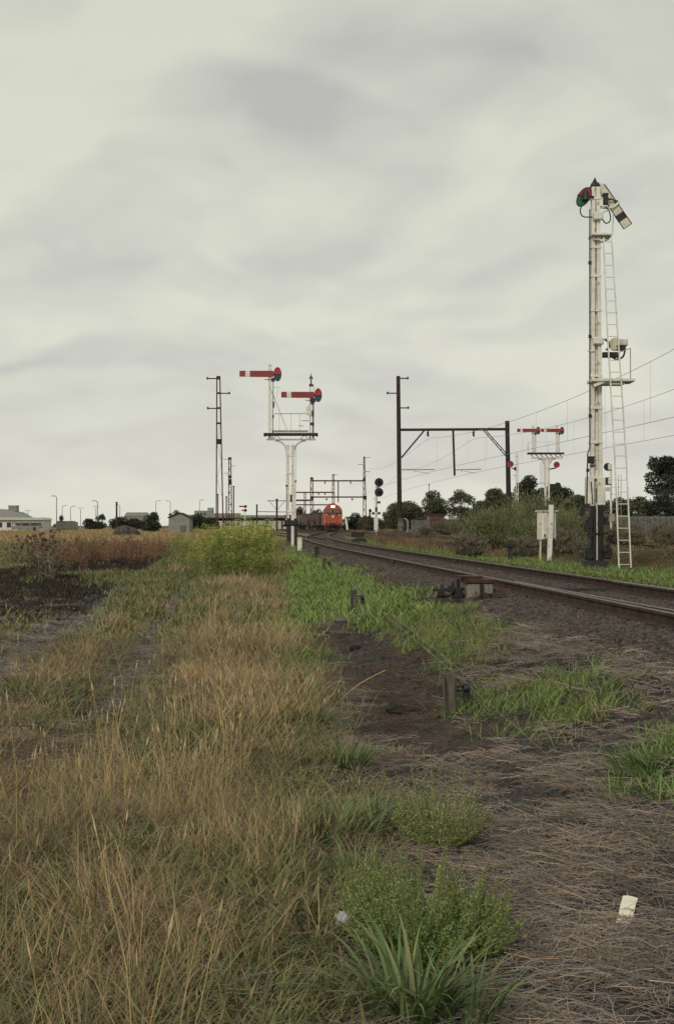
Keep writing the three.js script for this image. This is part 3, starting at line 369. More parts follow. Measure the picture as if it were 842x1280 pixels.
  part(o, 'slot', [bx(0.04, 0.38, 0.03, l(744.5, 619).x, l(744.5, 619).y, 0.115), beam(l(737, 602, 0.13), l(739, 630, 0.13), 0.022)], M.black);
  // blackened foot with its gear
  part(o, 'foot', [beam(l(739.5, 632), l(739.5, 716), 0.14, 0.26), beam(l(749.5, 632), l(749.5, 716), 0.13, 0.26), bx(0.06, 1.6, 0.1, l(744.5, 672).x, l(744.5, 674).y, 0)], M.blackblue);
  part(o, 'foot_rod', rod(l(744.2, 634, 0.14), l(744.2, 700, 0.14), 0.025), M.offwhite);
  part(o, 'gear_case', cb(0.16, 0.3, 0.2, l(736, 654).x, l(735, 654).y, 0.06), M.black); part(o, 'gear_case', cb(0.1, 0.2, 0.2, l(756, 651).x, l(757, 651).y, 0.06), M.black);
  part(o, 'gear_case', [cb(0.24, 0.3, 0.24, l(735.5, 692).x, l(735, 692).y, 0.08), cb(0.2, 0.3, 0.2, l(757, 691).x, l(757, 691).y, 0.06), rod(l(752, 683, 0.1), l(761, 680, 0.1), 0.03), rod(l(738, 660, 0.14), l(736, 690, 0.14), 0.03)], M.black);
  part(o, 'lamp_winch', [disc(0.12, 0.08, 0, 0, 0, 16).scale(0.55, 1.1, 1).translate(l(727, 639).x, l(726, 639).y, 0), beam(l(728, 635, 0), l(737, 633, 0), 0.03)], M.black);
  part(o, 'foot_linkage', [rod(l(741, 634, 0.2), l(740, 702, 0.2), 0.022), rod(l(748, 634, 0.2), l(749, 702, 0.2), 0.022), tube([l(731, 650, 0.15), l(729, 658, 0.15), l(732, 664, 0.15), l(738, 662, 0.15)], 0.025, 10), tube([l(758, 682, 0.12), l(762, 688, 0.12), l(760, 696, 0.12), l(754, 698, 0.12)], 0.03, 10), rod(l(731, 668, 0.16), l(758, 666, 0.16), 0.03), rod(l(728, 697, 0.16), l(737, 700, 0.16), 0.03), disc(0.09, 0.05, l(735, 668).x, l(0, 668).y, 0.18, 14), disc(0.08, 0.05, l(754, 686).x, l(0, 686).y, 0.18, 14)], M.black);
  part(o, 'base_block', [cb(0.6, 0.3, 0.5, l(743, 707).x, l(743, 708).y, 0)], M.blackblue);
}
{ // ---- white bracket signal with two red arms, left of the line
  const { o, l } = standing('bracket_signal', 'white bracket signal with two red arms, tallest of the bracket signals, left of the track', 'railway signal', 364, 72);
  const q = part(o, 'post', [beam(l(359.5, 556), l(359.5, 650), 0.16, 0.2), beam(l(365.8, 556), l(365.8, 690), 0.15, 0.2)], M.white);
  for (const py of [570, 592, 618, 640]) part(q, 'batten', bx(0.36, 0.07, 0.23, l(362.6, py).x, l(0, py).y), M.white);
  part(o, 'bracket', [tube([l(344, 550.5), l(352, 553), l(357, 560), l(358.7, 574)], 0.045, 10), tube([l(382, 550.5), l(374, 553), l(368, 560), l(366.5, 574)], 0.045, 10), beam(l(333, 549.4), l(394.5, 549.4), 0.07, 0.2), ...[[336, 341], [341, 346], [346, 351], [375, 380], [380, 386]].map(([a, b], i) => beam(l(a, i % 2 ? 549 : 544), l(b, i % 2 ? 544 : 549), 0.03, 0.05))], M.white);
  part(o, 'deck', [bx(2.72, 0.1, 0.9, l(363.5, 543).x, l(0, 543).y, 0), bx(0.1, 0.14, 0.5, l(331, 543).x, l(0, 543.5).y, 0), bx(0.1, 0.14, 0.5, l(396, 543).x, l(0, 543.5).y, 0)], M.brownsteel);
  part(o, 'plank', cb(1.75, 0.09, 0.25, l(363.5, 539.3).x, l(0, 539.3).y, 0.2), M.galv);
  const dl = part(o, 'doll_post', [beam(l(336.3, 456), l(336.3, 549), 0.075, 0.14), beam(l(338.6, 456), l(338.6, 549), 0.04, 0.1), bx(0.17, 0.06, 0.17, l(337, 456).x, l(0, 456).y)], M.white);
  part(dl, 'signal_rod', [rod(l(341.5, 476, 0.1), l(341, 548, 0.1), 0.02)], M.brownsteel); part(dl, 'rod_coupling', [bx(0.09, 0.3, 0.09, l(341.8, 508).x, l(0, 506).y, 0.1), bx(0.08, 0.16, 0.08, l(341.3, 521).x, l(0, 521).y, 0.1), bx(0.06, 0.2, 0.06, l(341, 539).x, l(0, 540).y, 0.1)], M.black);
  part(dl, 'stay', [rod(l(336.5, 482), l(359, 538), 0.03), rod(l(341, 484), l(351, 483.5), 0.015), rod(l(347.5, 484), l(345, 499), 0.012)], M.white);
  const dr = part(o, 'doll_post', [beam(l(387.5, 482), l(387.5, 549), 0.08, 0.14), beam(l(391.8, 482), l(391.8, 549), 0.06, 0.14), bx(0.24, 0.14, 0.2, l(389.3, 505).x, l(0, 504).y, 0)], M.white);
  part(dr, 'finial', [new THREE.ConeGeometry(0.05, 0.3, 8).translate(l(388.6, 468).x, l(0, 469).y, 0), new THREE.TorusGeometry(0.07, 0.025, 6, 12).translate(l(388.6, 472.5).x, l(0, 472.5).y, 0), rod(l(388.6, 482), l(388.6, 475), 0.05, 0.035), bx(0.22, 0.1, 0.2, l(388.8, 481.5).x, l(0, 481.5).y)], M.black);
  part(dr, 'signal_rod', [rod(l(391.2, 502, 0.12), l(390.5, 548, 0.12), 0.022), bx(0.16, 0.3, 0.1, l(390, 501).x, l(0, 501).y, 0.12), bx(0.2, 0.14, 0.1, l(390, 530).x, l(0, 530).y, 0.12), bx(0.09, 0.3, 0.09, l(390.5, 517).x, l(0, 517).y, 0.12)], M.black);
  part(dr, 'indicator_case', slab([[-0.13, -0.24], [0.13, -0.27], [0.13, 0.27], [-0.02, 0.27], [-0.16, 0.1]], 0.12, l(386, 513).x, l(0, 513).y, 0.1), M.white);
  part(o, 'step', [bx(0.36, 0.03, 0.14, l(381.5, 526).x, l(0, 526).y, 0.1), bx(0.26, 0.03, 0.14, l(376, 532.3).x, l(0, 532.3).y, 0.1)], M.galv);
  part(o, 'handrail', [rod(l(343, 516, -0.4), l(387, 515.5, -0.4), 0.012), rod(l(343, 518.3, 0.4), l(387, 518, 0.4), 0.01), rod(l(349.5, 518, 0.4), l(349.5, 542, 0.4), 0.01), rod(l(363.5, 515.6, -0.4), l(363.5, 542, -0.4), 0.01), rod(l(375, 518, 0.4), l(375, 542, 0.4), 0.01)], M.galv);
  semaphoreArm(o, l(339.5, 467.3), 1, 0.14); semaphoreArm(o, l(390.3, 493.5), 0.97, 0.14);
  part(o, 'down_rod', [rod(l(358, 606, 0.12), l(358, 648, 0.12), 0.02), rod(l(369.6, 556, 0.1), l(369.6, 610, 0.1), 0.012)], M.galv);
  part(o, 'rod_sleeve', [beam(l(368.7, 602, 0.06), l(368.7, 650, 0.06), 0.1)], M.white);
  part(o, 'rod_coupling', [bx(0.1, 0.07, 0.1, l(358, 607).x, l(0, 607).y, 0.12), bx(0.1, 0.07, 0.1, l(369.5, 601.5).x, l(0, 601.5).y, 0.08), bx(0.09, 0.35, 0.1, l(363.7, 623).x, l(0, 623).y, 0.1)], M.black);
  part(o, 'foot', [beam(l(361, 648), l(361, 677), 0.2, 0.25), beam(l(369.6, 648), l(369.6, 688), 0.17, 0.25), cb(0.7, 0.26, 0.4, l(364, 653).x, l(0, 653.5).y, 0), bx(0.2, 0.12, 0.1, l(355.5, 657).x, l(0, 657).y, 0), bx(0.22, 0.2, 0.2, l(371, 660).x, l(0, 657).y, 0), bx(0.5, 0.24, 0.5, l(366, 686).x, l(0, 687).y, 0)], M.black);
}
function smallBracket() { // ---- far bracket signal on the right
  const { o, l } = standing('bracket_signal', 'white bracket signal with two short red arms and two discs, rising behind the white cabinet', 'railway signal', 683, 127);
  const q = part(o, 'post', [beam(l(681, 573), l(681, 664), 0.2, 0.22), beam(l(685.3, 573), l(685.3, 664), 0.16, 0.22)], M.white);
  for (const py of [585, 604, 622, 640]) part(q, 'batten', bx(0.5, 0.09, 0.24, l(683.2, py).x, l(0, py).y), M.white);
  part(o, 'bracket', [tube([l(672, 573), l(677, 574.5), l(680, 580)], 0.08, 8), tube([l(694, 573), l(689, 574.5), l(686, 580)], 0.08, 8), beam(l(664, 572.5), l(702, 572.5), 0.12, 0.3), ...[662, 668, 674, 680, 686, 692, 698].map((x, i) => beam(l(x, 567), l(x + 5, 572), 0.07, 0.08))], M.white);
  part(o, 'deck', bx(3.2, 0.14, 1, l(681.5, 566.8).x, l(0, 566.8).y, 0), M.brownsteel);
  for (const x of [667, 696.7]) part(o, 'doll_post', [beam(l(x - 1, 531.5), l(x - 1, 566), 0.17, 0.2), beam(l(x + 1.7, 540), l(x + 1.7, 566), 0.1, 0.14), bx(0.14, 0.3, 0.1, l(x + 1.5, 561).x, l(0, 561).y, 0.1)], M.white);
  semaphoreArm(o, l(667.8, 538), 0.98, 0.16); semaphoreArm(o, l(697.5, 538), 0.98, 0.16);
  const ds = part(o, 'disc_signal', disc(0.28, 0.06, l(695, 581).x, l(0, 581).y, 0.12), M.red); part(ds, 'disc_arm', beam(l(686, 586.5, 0.05), l(694, 585, 0.05), 0.12), M.black);
  const d2 = part(o, 'disc_signal', disc(0.29, 0.06, l(696.3, 607).x, l(0, 607).y, 0.12), M.black); part(d2, 'disc_arm', [bx(0.5, 0.35, 0.2, l(689.5, 607.3).x, l(0, 607.3).y, 0)], M.black);
  part(o, 'ladder', [rod(l(674.5, 578, 0.4), l(674.5, 640, 0.4), 0.025), rod(l(677, 578, 0.4), l(677, 640, 0.4), 0.02), rod(l(669, 604.5), l(681, 603.5), 0.03)], M.galv);
  part(o, 'handrail', [rod(l(659.5, 553), l(659.5, 566), 0.02), rod(l(657.5, 560), l(661, 560), 0.02), rod(l(685, 553), l(685, 566), 0.015), rod(l(660, 553), l(692, 552), 0.012)], M.galv);
}
smallBracket();
{ // narrow white post with a red disc
  const { o, l } = standing('disc_signal_post', 'thin white lattice post carrying one red disc beside the brown portal leg', 'railway signal', 645.5, 104);
  const q = part(o, 'post', [beam(l(644.6, 567), l(644.6, 664), 0.05, 0.14), beam(l(647, 567), l(647, 664), 0.05, 0.14)], M.white);
  for (let y = 569; y < 655; y += 6) part(q, 'batten', [beam(l(644.6, y), l(647, y + 3), 0.03, 0.1)], M.white);
  part(o, 'disc', [disc(0.24, 0.05, l(637.3, 580.2).x, l(0, 580.2).y, 0.1), disc(0.1, 0.08, l(634.8, 580).x, l(0, 580).y, 0.02, 12)], M.red); part(o, 'disc_arm', [beam(l(638.5, 585.5, 0.05), l(645, 586, 0.05), 0.07), bx(0.16, 0.24, 0.1, l(643.3, 586).x, l(0, 586).y, 0.06)], M.black);
  part(o, 'rod', [rod(l(641.5, 594), l(645, 595), 0.03), rod(l(642.5, 612), l(642, 660), 0.02), bx(0.18, 0.2, 0.1, l(643.6, 613).x, l(0, 613).y, 0.08)], M.galv);
}
{ // colour light signal by the line
  const { o, l } = standing('colour_light_signal', 'colour light signal with two black round heads on a white post near the orange locomotive', 'railway signal', 470, 105);
  part(o, 'post', [rod(l(470, 612), l(470, 668), 0.09, 0.08, 10), bx(0.3, 0.9, 0.2, l(469.7, 655).x, l(0, 655).y)], M.white);
  for (const y of [603, 615.4]) { const h = part(o, 'lamp_head', [disc(0.325, 0.1, l(473.4, y).x, l(0, y).y, 0.1, 28)], M.black); part(h, 'lens_hood', [new THREE.CylinderGeometry(0.1, 0.1, 0.2, 14, 1, true).rotateX(Math.PI / 2).translate(l(473.8, y).x, l(0, y).y, 0.22), new THREE.SphereGeometry(0.085, 12, 8).translate(l(473.8, y).x, l(0, y).y, 0.12)], M.black); }
  part(o, 'bracket', [bx(0.3, 0.08, 0.08, l(471.5, 606).x, l(0, 609).y, 0), beam(l(465.5, 623.6), l(472, 623.4), 0.05), rod(l(470, 609), l(472, 612), 0.05)], M.galv);
  part(o, 'marker_lamp', [cb(0.22, 0.16, 0.24, l(473.3, 628).x, l(0, 628).y, 0.08)], M.black); part(o, 'marker_lamp', [cb(0.2, 0.18, 0.24, l(466.2, 641.7).x, l(0, 641.7).y, 0.08)], M.black); part(o, 'marker_lamp', [cb(0.2, 0.18, 0.24, l(473.5, 641.6).x, l(0, 641.6).y, 0.08)], M.black);
  part(o, 'rusty_band', [rod(l(470, 634), l(470, 640), 0.1)], M.redsteel);
}
{ // colour light signal behind the ladder, seen from behind
  const { o, l } = standing('colour_light_signal', 'white colour light signal seen from behind, showing past the tall ladder', 'railway signal', 762, 95);
  part(o, 'post', [rod(l(763, 580), l(763, 672), 0.075, 0.07, 8)], M.white);
  for (const y of [583.5, 601.5]) { const h = part(o, 'lamp_head', disc(0.27, 0.06, l(759.5, y).x, l(0, y).y, -0.12), M.black); part(h, 'rear_case', cb(0.24, 0.4, 0.26, l(761.5, y).x, l(0, y).y, 0.06), M.white); }
  part(o, 'lamp_head', [disc(0.15, 0.1, l(759, 611.5).x, l(0, 611.5).y, 0.05)], M.offwhite);
  part(o, 'ladder', [rod(l(771, 594, 0.3), l(771, 668, 0.3), 0.02), rod(l(774.5, 594, 0.3), l(774.5, 668, 0.3), 0.02), ...[600, 609, 618, 627, 636, 645, 654].map((y) => rod(l(763, y, 0.1), l(774.5, y, 0.3), 0.014)), bx(0.35, 0.5, 0.2, l(764, 647).x, l(0, 647).y)], M.galv);
}
{ // relay cabinet on posts
  const { o, l } = standing('signal_cabinet', 'white metal equipment cabinet on two posts beyond the far rail', 'cabinet', 685, 43);
  const cx = l(683, 0).x, cy = l(0, 657).y, box = (w, h, dp, x, y, z) => cb(w, h, dp, x, y, z).rotateY(0.42).translate(cx, cy, -0.08);
  const w = part(o, 'cabinet', box(0.5, 0.84, 0.36, 0, 0, 0), M.white); part(w, 'lid', box(0.56, 0.05, 0.42, 0, 0.44, 0), M.offwhite);
  part(w, 'door_seam', box(0.012, 0.7, 0.006, 0.1, 0, 0.182), M.galv); part(w, 'latch', box(0.04, 0.09, 0.03, -0.18, -0.3, 0.19), M.darksteel);
  part(o, 'post', beam(l(687.3, 631, 0.18), l(684.5, 706, 0.18), 0.135, 0.1), M.white);
  part(o, 'leg', beam(l(675, 672, 0), l(674.2, 706, 0), 0.05), M.offwhite);
}
// ================================================================ overhead line structures
function arms(o, l, list, m) { for (const [x0, x1, y] of list) part(o, 'insulator_arm', [beam(l(x0, y), l(x1, y), 0.09, 0.09), bx(0.13, 0.2, 0.13, l(x1, y).x, l(x1, y - 0.3).y)], m); }
{
  const { o, l } = standing('overhead_portal', 'dark brown steel portal over two tracks with braced corners and a hanging centre post', 'overhead portal', 498, 116);
  part(o, 'mast', [orient(new THREE.CylinderGeometry(0.21, 0.27, l(497.5, 470).distanceTo(l(499.3, 668)), 4).rotateY(Math.PI / 4), l(499.3, 668), l(497.5, 470))], M.brownsteel);
  part(o, 'mast', [orient(new THREE.CylinderGeometry(0.22, 0.27, l(633.5, 526).distanceTo(l(636, 668)), 4).rotateY(Math.PI / 4), l(636, 668), l(633.5, 526))], M.darksteel);
  part(o, 'beam', [beam(l(499, 537.2), l(634, 536.4), 0.2, 0.3)], M.brownsteel);
  part(o, 'brace', beam(l(501.5, 572), l(530, 538), 0.13, 0.13), M.brownsteel);
  part(o, 'brace', [beam(l(604, 538), l(632.5, 571), 0.07, 0.1), beam(l(607, 538), l(633.5, 568), 0.07, 0.1), ...[0.15, 0.35, 0.55, 0.75, 0.92].map((t) => beam(l(604 + 28.5 * t, 538 + 33 * t), l(607 + 26.5 * t, 538 + 30 * t), 0.05, 0.08))], M.darksteel);
  part(o, 'hanging_post', beam(l(566, 538), l(567.8, 594.5), 0.16, 0.2), M.brownsteel);
  arms(o, l, [[499, 509.5, 472.8], [496, 484, 491.4], [499, 510, 509.8]], M.brownsteel);
  part(o, 'registration_arm', [rod(l(502, 587.3), l(543, 586.8), 0.045), rod(l(518, 587), l(518, 590), 0.03), rod(l(520, 589), l(536, 592), 0.02)], M.wirem);
  part(o, 'registration_arm', [rod(l(569, 587.3), l(601, 586.5), 0.045), rod(l(577, 587), l(577, 590), 0.03), rod(l(580, 589), l(594, 591.5), 0.02)], M.wirem);
  for (const x of [534.5, 591.5]) part(o, 'insulator', [rod(l(x, 538), l(x + 0.5, 546), 0.06), disc(0.1, 0.06, l(x, 541).x, l(0, 541).y, 0, 10), disc(0.1, 0.06, l(x, 543.5).x, l(0, 543.5).y, 0, 10)], M.darksteel);
  part(o, 'concrete_footing', [new THREE.CylinderGeometry(0.26, 0.32, 1.2, 12).translate(l(501, 656).x, l(0, 657).y, 0.25)], M.concrete);
  part(o, 'switch_box', [cb(0.35, 0.75, 0.3, l(506.5, 655).x, l(0, 656).y, 0.3)], M.black);
  part(o, 'conduit', [tube([l(504.5, 648, 0.5), l(508, 650, 0.5), l(509, 660, 0.5), l(508, 665, 0.5)], 0.06, 8)], M.galv);
}
function latticeMast(parent, l, x0t, x1t, yt, x0b, x1b, yb, w, m, name = 'mast', step = 7) { const q = part(parent, name, [beam(l(x0t, yt), l(x0b, yb), w, 0.25), beam(l(x1t, yt), l(x1b, yb), w, 0.25)], m); const n = Math.round((yb - yt) / step), g = []; for (let k = 0; k < n; k++) { const a = k / n, b = (k + 1) / n, A = l(lerp(x0t, x0b, a), lerp(yt, yb, a)), B = l(lerp(x1t, x1b, b), lerp(yt, yb, b)), C = l(lerp(x1t, x1b, a), lerp(yt, yb, a)), D = l(lerp(x0t, x0b, b), lerp(yt, yb, b)); g.push(k % 2 ? beam(A, B, w * 0.6, 0.06) : beam(C, D, w * 0.6, 0.06)); if (k % 3 === 0) g.push(beam(A, C, w, 0.2)); } part(q, 'lacing', g, m); return q; }
{ // tall thin feeder mast on the left
  const { o, l } = standing('feeder_mast', 'tall two-legged reddish steel mast with side arms rising from the field grass', 'mast', 274, 116);
  part(o, 'leg', beam(l(271, 471), l(270.3, 672), 0.085, 0.2), M.redsteel); part(o, 'leg', beam(l(274.7, 471), l(279.3, 672), 0.085, 0.2), M.redsteel);
  for (const [y, h] of [[472, 0.27], [491.3, 0.14], [510, 0.14], [529, 0.14], [552, 0.42]]) part(o, 'batten_plate', bx(0.3 + (y - 470) * 0.0016, h, 0.24, l(272.9 + (y - 470) * 0.013, y).x, l(0, y).y), M.darksteel);
  part(o, 'stay', [rod(l(271, 555), l(277, 577), 0.012), rod(l(277, 577), l(271, 598), 0.012), rod(l(271, 598), l(278, 622), 0.012), rod(l(275, 530), l(272, 552), 0.012)], M.rust);
  arms(o, l, [[271, 259, 473], [275, 286.5, 491.5], [271, 259.7, 510.4]], M.redsteel);
  const t = standing('feeder_mast', 'dark lattice steel mast with short cross arms behind the tall two-legged mast', 'mast', 288, 255);
  latticeMast(t.o, t.l, 286, 288.6, 572, 285.5, 290, 660, 0.14, M.darksteel, 'mast', 5);
  part(t.o, 'cap', bx(0.6, 0.35, 0.4, t.l(287.2, 573).x, t.l(0, 573).y), M.darksteel);
  part(t.o, 'transformer', [bx(0.55, 0.5, 0.4, t.l(287.3, 596).x, t.l(0, 596).y), bx(0.55, 1.0, 0.4, t.l(287.3, 602.5).x, t.l(0, 602.5).y)], M.darksteel);
  for (const [a, b, y] of [[285, 279.5, 574], [289, 294.5, 582.5], [285, 280, 591.5], [285, 283, 594.5]]) part(t.o, 'insulator_arm', beam(t.l(a, y), t.l(b, y), 0.07), M.brownsteel);
  for (const [x, y, d, nm] of [[272.3, 618, 290, 'reddish steel post half hidden behind the two-legged mast'], [283, 621, 265, 'reddish steel post between the two-legged mast and the lattice mast'], [292, 608, 262, 'reddish steel post just right of the dark lattice mast'], [321, 631, 290, 'dark steel post at the end of a far overhead beam'], [346, 624, 240, 'dark steel post with two diagonal stays under a far overhead beam']]) {
    const p = standing('steel_post', nm, 'post', x, d); part(p.o, 'shaft', beam(p.l(x, y), p.l(x, 664), x > 300 ? 0.3 : 0.22, 0.22), x > 300 ? M.darksteel : M.redsteel); part(p.o, 'cap', bx(0.4, 0.16, 0.4, 0, p.l(x, y).y, 0), M.darksteel);
    if (x === 346) { part(p.o, 'cross_beam', [beam(p.l(334, 626), p.l(389, 626), 0.12, 0.14)], M.redsteel); part(p.o, 'stay', [beam(p.l(346, 638), p.l(336, 626), 0.07), beam(p.l(346, 638), p.l(356, 626), 0.07)], M.redsteel); }
    if (x === 321) part(p.o, 'cross_beam', beam(p.l(321, 639.5), p.l(358, 640), 0.14, 0.14), M.redsteel);
  }
}
{ // far portals
  const { o, l } = standing('overhead_portal', 'red-brown lattice portal with two beams standing over the orange locomotive', 'overhead portal', 421, 248);
  latticeMast(o, l, 388, 391, 598, 388, 391.6, 664, 0.14, M.redsteel, 'mast', 4.5); latticeMast(o, l, 454.3, 455.5, 571, 453.6, 458, 664, 0.13, M.redsteel, 'mast', 4.5);
  part(o, 'beam', beam(l(388, 601), l(456, 601), 0.24, 0.25), M.redsteel); part(o, 'beam', beam(l(388, 621.3), l(456, 621.3), 0.24, 0.25), M.redsteel);
  part(o, 'hanging_post', beam(l(422.6, 601), l(422.6, 628), 0.2, 0.15), M.redsteel);
  part(o, 'cap', [bx(0.5, 0.4, 0.4, l(389.5, 598).x, l(0, 598).y), bx(0.5, 0.5, 0.45, l(389.6, 622).x, l(0, 622).y), bx(0.5, 0.4, 0.4, l(455, 599.5).x, l(0, 599.5).y), bx(0.55, 0.7, 0.4, l(456, 622).x, l(0, 622).y)], M.darksteel);
  for (const x of [406, 438]) part(o, 'insulator', [bx(0.2, 0.4, 0.2, l(x, 603).x, l(0, 603.4).y), bx(0.3, 0.3, 0.2, l(x + 2, 624).x, l(0, 624).y)], M.darksteel);
  for (const [a, b, y] of [[455, 462, 572], [454, 447.5, 580.5], [455.5, 462, 589.3]]) part(o, 'insulator_arm', beam(l(a, y), l(b, y), 0.08), M.darksteel);
  const t = standing('overhead_portal', 'lattice portal mast with beams reaching left, behind the one over the locomotive', 'overhead portal', 416.5, 330);
  latticeMast(t.o, t.l, 415.3, 417.3, 593, 415, 418.3, 662, 0.16, M.redsteel, 'mast', 4); latticeMast(t.o, t.l, 380, 382, 616, 380, 382, 662, 0.14, M.redsteel, 'mast', 4);
  part(t.o, 'beam', beam(t.l(366, 615.5), t.l(417, 615.5), 0.3, 0.3), M.redsteel); part(t.o, 'beam', beam(t.l(366, 631), t.l(416, 631), 0.28, 0.3), M.redsteel); part(t.o, 'beam', beam(t.l(366, 625), t.l(390, 625), 0.24, 0.3), M.brownsteel);
  part(t.o, 'insulator_arm', beam(t.l(416, 593.5), t.l(421.5, 593.5), 0.1), M.darksteel);
  for (const x of [398, 406]) part(t.o, 'insulator', bx(0.3, 0.4, 0.3, t.l(x, 617.5).x, t.l(0, 617.5).y), M.darksteel);
  const u = standing('overhead_post', 'dark post by the lattice portal to the right of the colour light signal', 'post', 462, 255); part(u.o, 'shaft', beam(u.l(462, 636), u.l(462, 664), 0.3), M.brownsteel); part(u.o, 'lamp_case', [cb(0.5, 0.4, 0.3, u.l(462.5, 638.5).x, u.l(0, 638.5).y)], M.brownsteel);
  const w = standing('white_post', 'short white leaning post in the grass right of the locomotive', 'post', 433, 190); part(w.o, 'shaft', beam(w.l(432, 648), w.l(434, 662), 0.28, 0.2), M.white); part(w.o, 'cap', bx(0.34, 0.12, 0.26, w.l(432, 648).x, w.l(0, 648).y), M.offwhite);
}
{ // wires over the electrified tracks
  const grp = 'overhead wires', mk = (fx, xp, lab, dEnd) => {
    const t = thing('overhead_wire', lab, 'wire', 0, 0, null, 0), X = (d) => fx(d), cy = (d) => { const q = ((d - 116) / 62); const f = q - Math.floor(q); return 8.75 - 0.9 * 4 * f * (1 - f); }, ky = 5.92;
    const pts = [], kp = []; for (let d = 34; d <= dEnd; d += 4) { pts.push(V(X(d), cy(d), -d)); kp.push(V(X(d), ky, -d)); }
    part(t, 'catenary', tube(pts, 0.011, pts.length * 2, 4), M.wirem); part(t, 'contact_wire', tube(kp, 0.011, kp.length, 4), M.wirem);
    for (let d = 40; d < 114; d += 6.5) part(t, 'dropper', rod(V(X(d), ky, -d), V(X(d), cy(d), -d), 0.005), M.wirem);
  };
  mk(farAX, 0, 'pair of overhead wires with droppers through the near bay of the brown portal', 250); mk(farBX, 0, 'pair of overhead wires with droppers through the far bay of the brown portal', 230);
}
// ================================================================ train
{
  const zL = 219, x = trackX(zL), o = thing('locomotive', 'orange diesel locomotive with a lit headlight coming round the curve', 'locomotive', x, zL, null, RAIL);
  o.rotation.y = -Math.atan2(trackX(240) - trackX(219), 21) ;
  const W = 1.46, prof = (w, h0, h1, rise) => { const p = [[-w, h0], [-w, h1]]; for (let k = 1; k < 12; k++) { const a = Math.PI * (1 - k / 12); p.push([w * Math.cos(a), h1 + rise * Math.sin(a)]); } p.push([w, h1], [w, h0]); return p; };
  const body = part(o, 'body', [slab(prof(W, 1.0, 2.95, 1.25), 18.4, 0, 0, -10.2), (() => { const g = slab(prof(W, 1.0, 2.95, 1.25), 1.0, 0, 0, -0.5), p = g.attributes.position; for (let i = 0; i < p.count; i++) { const y = p.getY(i); if (p.getZ(i) > -0.1) { p.setZ(i, p.getZ(i) - sm(2.3, 4.3, y) * 0.75); p.setX(i, p.getX(i) * lerp(0.97, 0.9, sm(2.5, 4.2, y))); } } g.computeVertexNormals(); return g; })()], M.orange);
  const zf = (y) => -sm(2.3, 4.3, y) * 0.75 + 0.015;
  for (const s of [-1, 1]) { part(body, 'windscreen', slab([[-0.5, -0.24], [0.5, -0.24], [0.5 - (s > 0 ? 0.16 : 0), 0.26], [-0.5 + (s < 0 ? 0.16 : 0), 0.26]], 0.05).rotateX(-0.42).translate(s * 0.62, 3.05, zf(3.05) + 0.03), M.windscreen); part(body, 'windscreen_frame', slab([[-0.57, -0.31], [0.57, -0.31], [0.57 - (s > 0 ? 0.17 : 0), 0.33], [-0.57 + (s < 0 ? 0.17 : 0), 0.33]], 0.04).rotateX(-0.42).translate(s * 0.62, 3.05, zf(3.05) + 0.015), M.black); }
  const hl = new THREE.MeshStandardMaterial({ color: 0xffe0b0, emissive: 0xffd08a, emissiveIntensity: 5, roughness: 0.3 });
  part(body, 'headlight_case', [new THREE.BoxGeometry(0.7, 0.36, 0.3).translate(0, 3.78, zf(3.78) - 0.05)], M.orange);
  const lampM = part(body, 'headlight', [disc(0.16, 0.06, -0.15, 3.78, zf(3.78) + 0.13), disc(0.16, 0.06, 0.15, 3.78, zf(3.78) + 0.13)], hl);
  const pl = new THREE.SpotLight(0xffd8a0, 60, 60, 0.35, 0.6); pl.position.set(0, 3.78, zf(3.78) + 0.3); pl.target.position.set(0, 1, 40); pl.castShadow = true; o.add(pl, pl.target);
  part(body, 'emblem', [slab([[-0.3, 0.2], [-0.12, 0.2], [0, -0.06], [0.12, 0.2], [0.3, 0.2], [0.06, -0.26], [-0.06, -0.26]], 0.03, 0, 2.25, 0.03)], M.white);
  for (const s of [-1, 1]) { part(body, 'marker_light', disc(0.1, 0.05, s * 0.95, 2.5, 0.03), M.yellowpaint); part(body, 'handrail', rod(V(s * 1.2, 1.2, 0.08), V(s * 1.2, 2.4, 0.08), 0.03), M.yellowpaint); part(o, 'step', [bx(0.5, 0.05, 0.3, s * 1.15, 0.5, -0.3), bx(0.5, 0.05, 0.3, s * 1.15, 0.85, -0.2), bx(0.05, 0.7, 0.3, s * 1.38, 0.75, -0.3)], M.darksteel); }
  part(o, 'number_panel', slab([[-0.6, -0.1], [0.6, -0.1], [0.6, 0.1], [-0.6, 0.1]], 0.03, 0, 2.62, -0.02), M.orange);
  part(o, 'buffer_beam', [cb(2.7, 0.42, 0.3, 0, 1.0, 0.1)], M.orange);
  part(o, 'coupler', [cb(0.3, 0.3, 0.6, 0, 0.9, 0.4), tube([V(-0.5, 1, 0.25), V(-0.45, 0.5, 0.35), V(-0.3, 0.4, 0.3)], 0.05, 8), tube([V(0.5, 1, 0.25), V(0.45, 0.5, 0.35), V(0.3, 0.4, 0.3)], 0.05, 8), tube([V(-0.8, 1, 0.25), V(-0.75, 0.5, 0.35), V(-0.6, 0.4, 0.3)], 0.05, 8), tube([V(0.8, 1, 0.25), V(0.75, 0.5, 0.35), V(0.6, 0.4, 0.3)], 0.05, 8)], M.black);
  part(o, 'pilot_plow', [slab([[-1.25, 0.14], [1.25, 0.14], [1.3, 0.8], [-1.3, 0.8]], 0.1, 0, 0, 0.05)], M.redsteel); for (const x of [-1.0, -0.55, 0.55, 1.0]) part(o, 'hose', tube([V(x, 1.35, 0.26), V(x * 0.95, 0.9, 0.4), V(x * 0.8, 0.45, 0.34)], 0.07, 8, 5), M.black); part(o, 'drawgear_pocket', cb(0.8, 0.55, 0.2, 0, 0.95, 0.22), M.black);
